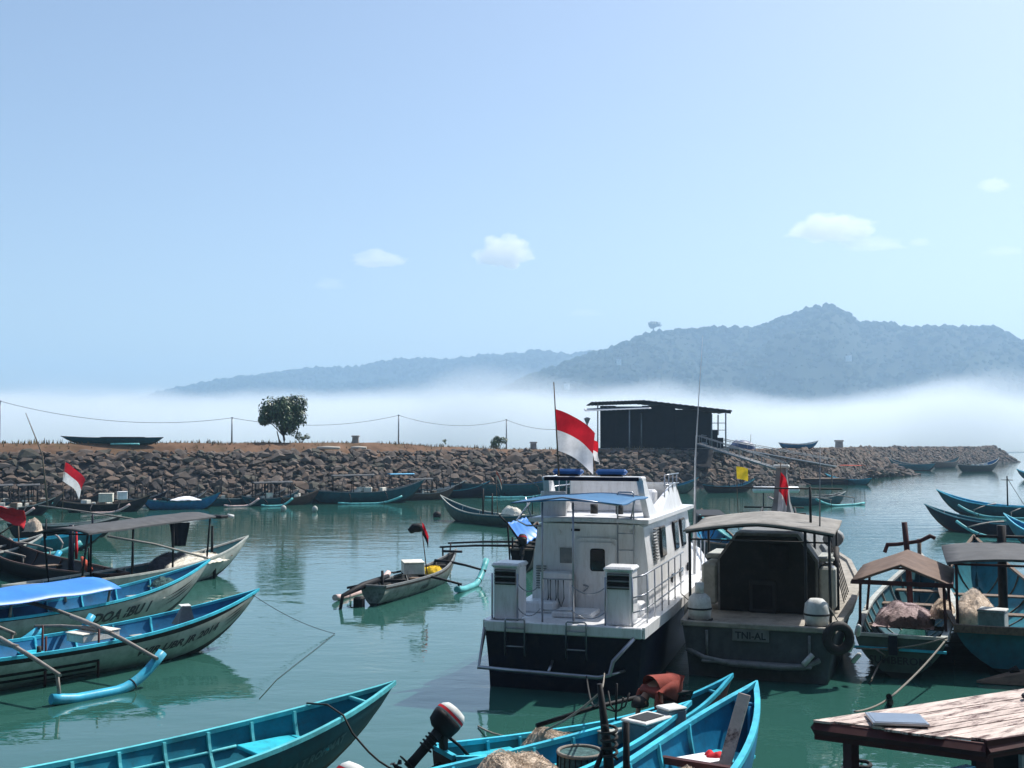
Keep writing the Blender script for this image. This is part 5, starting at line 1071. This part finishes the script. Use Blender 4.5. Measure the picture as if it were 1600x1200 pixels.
L5 = Boat('fishing_boat', 'boat under a flat brown board canopy at the left edge', (-12.3, 31.6), (-16.6, 22.4), B=1.25, free=.6, rise=.6, outer=m_brown, inner=m_dgrey, rim=m_wood, ribs=4, thwarts=(.5,), seat=m_wood, n=20)
L5.canopy(.2, .62, 1.2, 1.95, paint('brown_board', (.12, .085, .075), rough=.85), m_maroon, 3, .04, .05, .0, .1)
L6 = Boat('fishing_boat', 'bright blue boat with a pale blue outrigger behind the left boats', W(172, 822, 1.1)[:2], W(-120, 850, .6)[:2], B=1.2, free=.6, rise=.55, outer=m_tealhull, inner=m_blue, rim=m_cyan, ribs=5, thwarts=(.4, .7), n=22)
L6.outrigger(-1, (.45, .7), 2.0, m_pipet, .13, -.1, .3, .5, .2); L6.mast(.64, 1.6, .1, .05, m_black); L6.mast(.9, 1.4, .1, .06, m_navy)
rc = thing('red_cloth', 'bright red cloth bundled on a boat at the left edge', 'cloth', WD(12, 812, 46)); P('cloth', rc, m_red, lambda m: m.sheet(lambda u, v: ((u - .5) * 1.5, .25 * math.sin(v * 3) - .2, .65 - .75 * v * (.4 + .6 * u) - .25 * u + .1 * mnoise.noise(Vector((u * 5, v * 5, 2)))), 16, 12, .03)); P('stick', rc, m_wood, lambda m: m.tube([(-.8, 0, -.9), (.45, 0, -.1), (.5, 0, -1.2)], .04, 6))
net_heap('tan net ball beside the red cloth', WD(52, 830, 45), .35, .3, .5, m_fnet, 57, 0, 40)
L7 = Boat('fishing_boat', 'dark low boat carrying the red cloth at the left edge', WD(70, 845, 47)[:2], WD(-160, 860, 40)[:2], B=1.4, free=.7, rise=.5, outer=m_tealdk, inner=m_dgrey, rim=m_offw, ribs=4, thwarts=(.5,), n=20); L7.outrigger(-1, (.6, .8), 1.6, m_pipe, .12, .1, .38, .5, .2)
pb = WD(97, 795, 58); flag('red and white flag flying from a boat in front of the rocks at left', WD(101, 722, 58), WD(98, 752, 58), (1.15, -.2, 0), m_fred, m_fwhite, .95, 4, (Vector((pb.x, 58, .9)), WD(102, 719, 58)), .1)
L8 = Boat('fishing_boat', 'grey boat under the red and white flag by the rocks', WD(190, 800, 60)[:2], WD(10, 800, 57)[:2], B=1.3, free=.75, rise=.4, outer=m_dgrey, inner=m_tealdk, rim=m_offw, ribs=4, thwarts=(.5,), n=20)
bmb = MB(); bmb.tube([Vector((WD(76, 745, 74).x, 74, .7)), WD(66, 710, 74), WD(40, 645, 74)], [.06, .05, .02], 6); tag(bmb.build('bamboo_pole', m_wood), 'tall thin leaning pole in front of the rocks at far left', 'pole')
crate('pale box right of the red and white flag at left', WD(166, 776, 62) + Vector((0, 0, -.3)), (.75, .5, .5), m_foam, .2); crate('white tilted box on the rocks side boat near the left flag', WD(191, 772, 62) + Vector((0, 0, -.3)), (.5, .4, .45), m_wcloth, .6)

# mid-water boats
m_wornhull = paint('worn_pale_green', (.22, .25, .23), dirt=(.06, .07, .06), dirt_amt=.6)
M1 = Boat('fishing_boat', 'small white outrigger boat with a foam box and drooping flag mid-water', W(714, 862, .95)[:2], W(583, 941, 0.1)[:2], B=1.15, free=.55, rise=.5, srise=.05, wt=.75, outer=m_wornhull, inner=m_dgrey, rim=m_grey, stripe=m_brown, ribs=5, thwarts=(.3, .55), seat=m_wood, n=24)
M1.outrigger(-1, (.46, .80), 1.55, m_pipet, .11, -.06, .36, .75, .3, m_black); M1.outrigger(1, (.2, .7), 1.5, m_pipew, .1, -.45, .1, .4, .3, m_black)
crate('white foam fish box on the small mid-water outrigger boat', M1.world(M1.loc(.44, .05, .62)), (.95, .7, .42), m_foam, M1.root.rotation_euler.z + .5, m_foam, 'foam_box')
mp = M1.world(M1.loc(.62, .05, .3)); flag('drooping dark red flag with black cloth on the mid-water boat', mp + Vector((-.2, 0, 1.95)), mp + Vector((-.18, 0, 1.5)), (.22, .05, 0), m_fred, m_black, .5, 6, (mp, mp + Vector((-.26, 0, 2.15))), .05); blk = thing('black_cloth', 'rolled black cloth beside the drooping flag', 'cloth', mp + Vector((-.45, 0, 1.65))); P('roll', blk, m_black, lambda m: m.tube([(-.2, 0, -.02), (-.05, 0, .1), (.15, 0, .12), (.26, 0, .02)], [.1, .16, .17, .06], 8))
net_heap('yellow gear heap at the foot of the drooping flag', M1.world(M1.loc(.66, 0, .42)), .4, .3, .25, m_yellow, 61, 0, 40)
P('bow_rail', M1.root, m_black, lambda m: m.tube([M1.pt(.93, 1, 1) + Vector((0, .25, .1)), M1.pt(.93, 1, -1) + Vector((0, -.25, .1))], .05, 6)); M1.mast(.12, 1.0, .1, .06, m_black); P('long_tail', M1.root, m_black, lambda m: m.tube([M1.loc(.18, .1, .75), M1.loc(0, .35, .6), M1.loc(-.12, .6, .4), M1.loc(-.14, .62, -.1)], [.07, .12, .06, .05], 8)); P('net_bag', M1.root, m_black, lambda m: m.box(M1.loc(-.05, .3, .12), (.3, .3, .38), bev=.05))
M1.text('E MAM', .42, .16, -1, .55, m_letters, 0)
M2 = Boat('fishing_boat', 'dark outrigger boat with a bright blue tarpaulin left of the white patrol boat', (1.2, 52), (.4, 42.5), B=1.5, free=.75, rise=.6, wt=.6, outer=m_black, inner=m_dgrey, rim=m_wood, ribs=4, thwarts=(.5,), n=20)
M2.outrigger(1, (.2, .45), 3.4, m_pipew, .12, -.62, -.1, .2, .0, m_black); M2.mast(.15, 1.3, .5, .05, m_black); M2.mast(.15, 1.3, .2, .05, m_black)
tt = thing('tarpaulin', 'bright blue tarpaulin stretched on a tilted frame beside the white patrol boat', 'tarpaulin', WD(795, 835, 43)); q0 = WD(795, 835, 43)
def tarp(m):
    a, b, c, d = [WD(*p) - q0 for p in ((793, 817, 42.6), (822, 808, 44.4), (848, 833, 44.4), (818, 852, 42.6))]
    m.sheet(lambda u, v: tuple(a.lerp(b, u).lerp(d.lerp(c, u), v) + Vector((0, 0, -.12 * math.sin(v * math.pi) + .025 * math.sin(u * 26)))), 26, 14, .01)
P('sheet', tt, m_bluetarp, tarp); P('frame', tt, m_black, lambda m: [m.tube([WD(*p) - q0, WD(*r_) - q0], .04, 6) for p, r_ in (((793, 818, 42.6), (818, 853, 42.6)), ((793, 818, 42.6), (797, 880, 42.6)), ((818, 853, 42.6), (818, 885, 42.6)), ((780, 805, 42.6), (793, 818, 42.6)))])
M3 = Boat('fishing_boat', 'dark green boat with a curled white-edged bow pointing left', W(688, 776, 1.5)[:2], W(842, 806, .8)[:2], B=1.6, free=.65, rise=.95, outer=m_green, inner=m_tealdk, rim=m_offw, stripe=m_tealdk, ribs=5, thwarts=(.3, .6), seat=m_wood, n=24)
M3.mast(.52, 2.3, .1, .07, m_black); M3.mast(.48, 2.0, -.3, .06, m_black); net_heap('white and tan net on the curled-bow boat', M3.world(M3.loc(.25, 0, .75)), .9, .4, .45, m_foam, 67, M3.root.rotation_euler.z, 30); P('arch_rail', M3.root, m_black, lambda m: m.tube([M3.loc(.12, -.5, .8), M3.loc(.12, -.5, 1.6), M3.loc(.0, -.5, 1.6), M3.loc(-.03, -.5, .7)], .04, 6))
mp = M3.world(M3.loc(.36, .2, .5)); flag('faded orange pennant on a thin pole above the curled-bow boat', mp + Vector((-.1, 0, 2.9)), mp + Vector((-.05, 0, 2.4)), (.35, 0, 0), m_orange, m_pale, .75, 2, (mp, mp + Vector((-.12, 0, 3.0))), .05)
by = MB(); by.loft([[Vector((math.cos(a) * r_, math.sin(a) * r_, z)) for a in [k * .628 for k in range(10)]] for z, r_ in ((-.15, .1), (0, .28), (.2, .3), (.34, .2), (.4, .05))]); o = by.build('mooring_buoy', m_black); o.location = W(683, 808); tag(o, 'round black mooring buoy left of the curled bow', 'buoy')
rope('mooring line from the JR 2014 boat bow to the water', sag(L1.world(L1.pt(.97, 1, -1)), W(523, 990, .02), .12, 10), .008, m_ropeb)
rope('submerged end of the mooring line drifting at the surface', [W(523, 990, .015), W(492, 1015, .012), W(462, 1038, .012), W(432, 1062, .01), W(405, 1092, .008)], .006, m_ropeb)

# ------------------------------------------------------------------ rows along the rocks and the far boats
ROW = [  # px bow, px stern, water y, hull, rim, label, extras
 (236, 95, 800, m_black, m_wood, 'black boat with heaped gear below the rocks at left', 'g'), (344, 222, 796, m_bluein, m_tealhull, 'blue boat with a white sheet over its load below the rocks', 't'),
 (322, 252, 775, m_dgrey, m_grey, 'small grey boat with a raised bow tucked against the rocks', ''), (420, 318, 790, m_tealdk, m_offw, 'dark teal boat with scattered white gear left of the grey awning', 'g'),
 (500, 392, 789, m_brown, m_wood, 'brown boat with a short grey awning below the round tree', 'c'), (664, 478, 786, m_tealdk, m_grey, 'long green boat with an upswept bow and grey awning by the rocks', 'c'),
 (728, 596, 777, m_dgrey, m_offw, 'dark boat with a light blue awning behind the long green boat', 'b'), (766, 640, 774, m_navy, m_tealhull, 'navy boat with its bow overlapping the dark boats by the rocks', 'p'),
 (902, 700, 771, m_tealdk, m_green, 'long dark teal boat with a pale green edge by the rocks', ''), (86, -40, 806, m_black, m_offw, 'low black boat at the left edge below the rocks', 'g'),
 (1092, 985, 768, m_green, m_tealhull, 'dark green boat moored below the shed', ''), (975, 862, 770, m_tealdk, m_offw, 'dark boat half hidden behind the white patrol boat arch', ''),
 (1290, 1362, 757, m_tealhull, m_cyan, 'teal boat with a faded red awning beside the pontoon', 'r'), (1388, 1462, 735, m_tealhull, m_offw, 'pale teal boat moored under the far rocks', ''),
 (1562, 1496, 737, m_dgrey, m_offw, 'small grey boat nearest the breakwater tip', 'g'), (1500, 1456, 731, m_brown, m_wood, 'small brown boat under the far rocks behind the pale teal boat', ''), (1588, 1670, 750, m_tealdk, m_cyan, 'dark boat just entering the right edge far off', 'p')]
ROW += [(98, 8, 792, m_dgrey, m_wood, 'dark boat under a low grey awning, leftmost awning below the rocks', 'c'), (262, 158, 786, m_navy, m_grey, 'navy boat behind the boxes right of the left flag', 'p'), (394, 296, 781, m_black, m_wood, 'black boat with thin posts behind the white-sheeted boat', 'p'),
 (468, 376, 781, m_tealdk, m_grey, 'dark teal boat with a grey awning left of the brown boat', 'c'), (648, 548, 779, m_black, m_offw, 'black boat with a pale edge behind the long green boat', 'p'), (832, 742, 769, m_black, m_wood, 'short black boat close under the rocks behind the orange pennant', 'g'), (712, 618, 773, m_brown, m_grey, 'brown boat with a dark awning behind the light blue awning', 'c'), (1180, 1098, 766, m_black, m_tealhull, 'black boat under the gangway', 'p'),
 (160, 60, 779, m_black, m_brown, 'black boat with posts directly under the left flag', 'p'), (52, -30, 781, m_tealdk, m_grey, 'dark teal boat tight against the rocks at the left edge', 'c'), (300, 205, 771, m_dgrey, m_wood, 'grey boat with posts hard against the rocks above the white-sheeted boat', 'p'), (560, 470, 774, m_black, m_wood, 'black boat with gear hard against the rocks behind the long green boat stern', 'g'), (890, 805, 764, m_navy, m_brown, 'navy boat with posts close under the rocks left of the large flag', 'p'), (446, 350, 774, m_brown, m_grey, 'brown boat with posts hard against the rocks left of the tree reflection', 'p')]
for k, (xb, xs, yw, hm, rm, lab, ex) in enumerate(ROW):
    if xb < 1190: yw = max(yw, interp([(-50, 792), (0, 790), (400, 783.5), (700, 773), (900, 766.5), (1190, 765)], (xb + xs) / 2) + 4.5 + 1.2 * (k % 3))
    random.seed(100 + k); b0 = W(xb, yw - 1.2); s0 = W(xs, yw + 1.0); Ln = (b0 - s0).length; sc_ = min(1.6, max(.8, Ln / 8.0))
    bo = Boat('fishing_boat', lab, b0[:2], s0[:2], B=1.6 * sc_, free=.75 * sc_, rise=.85 * sc_, srise=.25, outer=hm, inner=m_tealdk if k % 2 else m_bluein, rim=rm, ribs=4, thwarts=(.3, .6), seat=m_wood, n=18, group='boats moored along the rocks')
    if k in (0, 3, 5, 8, 9, 17, 18, 20, 22): bo.outrigger(1 if (b0.x < s0.x) else -1, (.35, .65), 2.0, m_pipet if k % 3 else m_pipew, .09, -.25, .28, .6, .3, m_black)
    if ex == 'c': bo.canopy(.22, .55, 1.2, 2.1 * sc_ ** .5, m_tarpg, m_black, 3, .1, .05, .05)
    if ex == 'b': bo.canopy(.1, .35, 1.1, 2.3, mat('light_blue_sheet', (.12, .42, .65), .6), m_black, 2, .05, .05)
    if ex == 'r': bo.canopy(.2, .6, 1.1, 2.4, m_orange, m_wood, 2, .05, .05)
    if ex in 'gc' and ex:
        for q in range(7): P('gear' if q % 2 else 'white_gear', bo.root, m_wood if q % 2 else m_foam, lambda m: m.box(bo.loc(random.uniform(.2, .7), random.uniform(-.35, .2), bo.free + random.uniform(-.05, .25)), (random.uniform(.2, .8), random.uniform(.2, .5), random.uniform(.15, .45)), rotz(random.random() * 3), bev=.02))
    if ex == 't': P('white_sheet', bo.root, m_wcloth, lambda m: m.sheet(lambda u, v: tuple(bo.loc(.35 + .4 * u, (v - .5) * 1.2, bo.free + .12 + .3 * math.sin(v * 3.1) * math.sin(u * 3.1) + .06 * mnoise.noise(Vector((u * 6, v * 3, 0))))), 14, 8, .02)); engine_stern(bo, .2)
    if ex == 'p': bo.mast(.5, 2.6, 0, .05, m_black); bo.mast(.62, 2.0, .2, .04, m_black)
    if k < 12 or k > 16:
        for q in range(4): bo.mast(random.uniform(.2, .75), random.uniform(1.4, 2.3), random.uniform(-.3, .3), .045, m_black)
    if k in (4, 5):
        bz = MB(); bz.loft([[Vector((math.cos(a) * r_, math.sin(a) * r_, z)) for a in [q * .785 for q in range(8)]] for z, r_ in ((-.2, .08), (0, .22), (.2, .2), (.32, .05))]); o = bz.build('float', m_offw); o.location = W(443 if k == 4 else 492, 796 + k - 4, .15); tag(o, 'white float bobbing below the ' + ('brown' if k == 4 else 'long green') + ' boat by the rocks', 'float')
if True:
    b = on_top(182, 8.8); ub = Boat('fishing_boat', 'long dark boat laid up on top of the breakwater at left', (b.x - 4.5, b.y - 1.0), (b.x + 4.4, b.y + .6), B=1.2, free=.62, rise=.15, srise=.05, draft=.05, outer=m_tealdk, inner=m_dgrey, rim=m_dgrey, ribs=3, thwarts=(.5,), n=16); ub.root.location.z = b.z - .15
    P('deck_cover', ub.root, m_dgrey, lambda m: m.box(ub.loc(.4, 0, .68), (3.8, 1.0, .06))); mb = MB(); mb.tube([(-1.3, 0, .1), (1.3, 0, .1)], .09, 7); o = mb.build('outrigger_pipe', m_pipet); o.location = b + Vector((1.6, -1.6, -.2)); tag(o, 'loose turquoise outrigger pipe lying before the laid up boat', 'pipe')
    b = on_top(1246, 8.2); sb = Boat('fishing_boat', 'small white and blue boat pulled up on the rocks right of the shed', (b.x + 3.5, b.y + 2.2), (b.x - 3.2, b.y - 1.2), B=1.5, free=.7, rise=.5, draft=.1, outer=m_bluein, inner=m_blue, rim=m_white, stripe=m_white, ribs=3, thwarts=(.5,), n=16); sb.root.location.z = b.z
# outrigger boat with the white box roof, beyond the grey boat
G0 = Boat('fishing_boat', 'outrigger boat with a white box roof behind the grey boat flag', W(1215, 792, 0)[:2], W(1322, 786, 0)[:2], B=1.1, free=.6, rise=.5, srise=.4, outer=m_tealdk, inner=m_dgrey, rim=m_offw, ribs=3, thwarts=(.5,), n=18)
G0.outrigger(1, (.25, .6), 2.4, m_pipet, .1, -.4, .3, .6, .1); G0.outrigger(-1, (.25, .6), 2.4, m_pipew, .1, -.4, .3, .6, .1)
wr = WD(1213, 765, 84); wb = thing('white_tank', 'long white tank on posts behind the grey boat flag', 'tank', wr); P('shell', wb, m_gel, lambda m: m.loft([[Vector((x, math.cos(a) * r_, math.sin(a) * r_ * .7)) for a in [k * .628 for k in range(10)]] for x, r_ in ((-1.8, .2), (-1.72, .36), (1.65, .36), (1.75, .2))])); P('leg', wb, m_black, lambda m: [m.tube([(x, 0, -.2), (x, 0, -1.4)], .05, 6) for x in (-1, 1)])
G1 = Boat('fishing_boat', 'dark boat with a bare canopy frame just beyond the grey boat', (13.2, 54), (10.2, 42), B=1.7, free=.7, rise=.8, outer=m_black, inner=m_dgrey, rim=m_wood, ribs=4, thwarts=(.5,), n=20)
P('canopy_frame', G1.root, m_black, lambda m: [m.tube([G1.loc(t, y, .6), G1.loc(t, y, 2.2)], .045, 6) for t in (.2, .55) for y in (-.7, .7)] + [m.tube([G1.loc(.18, y, 2.2), G1.loc(.58, y, 2.2)], .045, 6) for y in (-.7, .7)] + [m.tube([G1.loc(t, -1.1, 2.22), G1.loc(t, 1.5, 2.22)], .04, 6) for t in (.2, .55)])
P('stern_drum', G1.root, m_bluein, lambda m: m.tube([G1.loc(.02, -1.6, 1.1), G1.loc(.02, -1.15, 1.1)], .28, 12)); P('stern_pole', G1.root, m_black, lambda m: m.tube([G1.loc(.02, -1.8, 1.4), G1.loc(.02, .9, 1.35)], .06, 6))
G2 = Boat('fishing_boat', 'dark boat with blue lattice rails right of the white patrol boat', (10.4, 60), (8.6, 44), B=1.8, free=.8, rise=.7, outer=m_black, inner=m_blue, rim=m_wood, ribs=4, thwarts=(.5,), n=20)
P('lattice', G2.root, m_pipet, lambda m: [m.tube([G2.loc(.05 + .06 * k, .6 if k % 2 else -.5, 1.0 + .7 * (k % 2)), G2.loc(.11 + .06 * k, -.5 if k % 2 else .6, 1.7 - .7 * (k % 2))], .04, 5) for k in range(7)]); P('deck_house', G2.root, m_black, lambda m: m.box(G2.loc(.6, 0, 1.35), (4.5, 1.4, .7), bev=.05))
fp = G2.world(G2.loc(.55, -.6, .8)); tp_ = WD(1150, 728, fp.y); flag('small yellow flag on a dark pole above the boats beyond the grey boat', tp_ + Vector((0, 0, -.02)), WD(1151, 748, fp.y), (.62, .05, 0), m_fyel, None, .12, 3, (Vector((tp_.x + .1, fp.y, .9)), tp_), .05)
ob = outboard('tilted dark outboard on the boat with blue tarpaulin', M2.world(M2.loc(0, 0, 1.0)), M2.root.rotation_euler.z, R(25), m_dgrey, 1.0)
# lone tree and houses on the hill
make_tree('tree', 'lone umbrella shaped tree on the skyline of the headland', Vector(WD(1021, 524, 2590)), 26.0, (19, 16, 9), 1500, 3.8, 77, 0, 14.0)
for k, (px, py, lab) in enumerate(((967, 566, 'tiny pale house on the wooded slope under the lone tree'), (1326, 560, 'tiny pale house high on the headland below the summit'), (1237, 612, 'tiny pale house just above the fog under the summit'), (886, 604, 'tiny pale house above the fog at the left end of the headland'))):
    p = WD(px, py, 2150); h = thing('house', lab, 'house', p, .3 * k, 'houses on the hillside'); P('wall', h, m_white, lambda m: m.box((0, 0, 0), (9, 8, 12))); P('roof', h, m_roofd, lambda m: m.loft([[Vector((x, -4.6, 6)), Vector((x, 0, 9)), Vector((x, 4.6, 6))] for x in (-5.2, 5.2)], 0, True, False))

# ------------------------------------------------------------------ clouds
def cloud(label, px, py, w, h, dens, seed, D=5600):
    random.seed(seed); dens *= .8; c = WD(px, py, D); k = D / FPX
    bm = bmesh.new(); bmesh.ops.create_icosphere(bm, subdivisions=4, radius=1)
    for v in bm.verts:
        n = v.co.normalized(); f = 1 + .42 * mnoise.noise(n * 1.7 + Vector((seed, 0, 0))) + .34 * mnoise.noise(n * 3.6 + Vector((seed, 3, 0))) + .22 * mnoise.noise(n * 8 + Vector((seed, 7, 0)))
        v.co = Vector((n.x * w / 2 * k * f, n.y * h * .7 * k * f, n.z * h / 2 * k * f * (1 if n.z > 0 else .55)))
    me = bpy.data.meshes.new('cloud'); bm.to_mesh(me); bm.free(); me.materials.append(volume_mat('cloud_' + str(seed), (.98, .99, 1), dens, .35)[0]); o = bpy.data.objects.new('cloud', me); C.objects.link(o); o.location = c
    tag(o, label, 'cloud', 'small fair weather clouds')
cloud('small flat cloud left of the brightest small cloud', 590, 408, 82, 34, .009, 1); cloud('brightest puffy cloud near the middle of the sky', 789, 400, 82, 62, .012, 2); cloud('faint wisp of cloud at the far left of the row', 514, 446, 50, 22, .0035, 3)
cloud('widest cloud, on the right above the headland', 1300, 362, 120, 52, .010, 4); cloud('ragged cloud tail on the right of the widest cloud', 1362, 384, 95, 30, .005, 5); cloud('tiny cloud right of the ragged cloud tail', 1437, 380, 34, 16, .006, 6); cloud('high little cloud near the right edge', 1553, 292, 40, 26, .006, 7); cloud('thin cloud streak at the right edge', 1570, 394, 70, 18, .0035, 8); cloud('faint low cloud over the left end of the headland', 915, 490, 55, 16, .0035, 9)
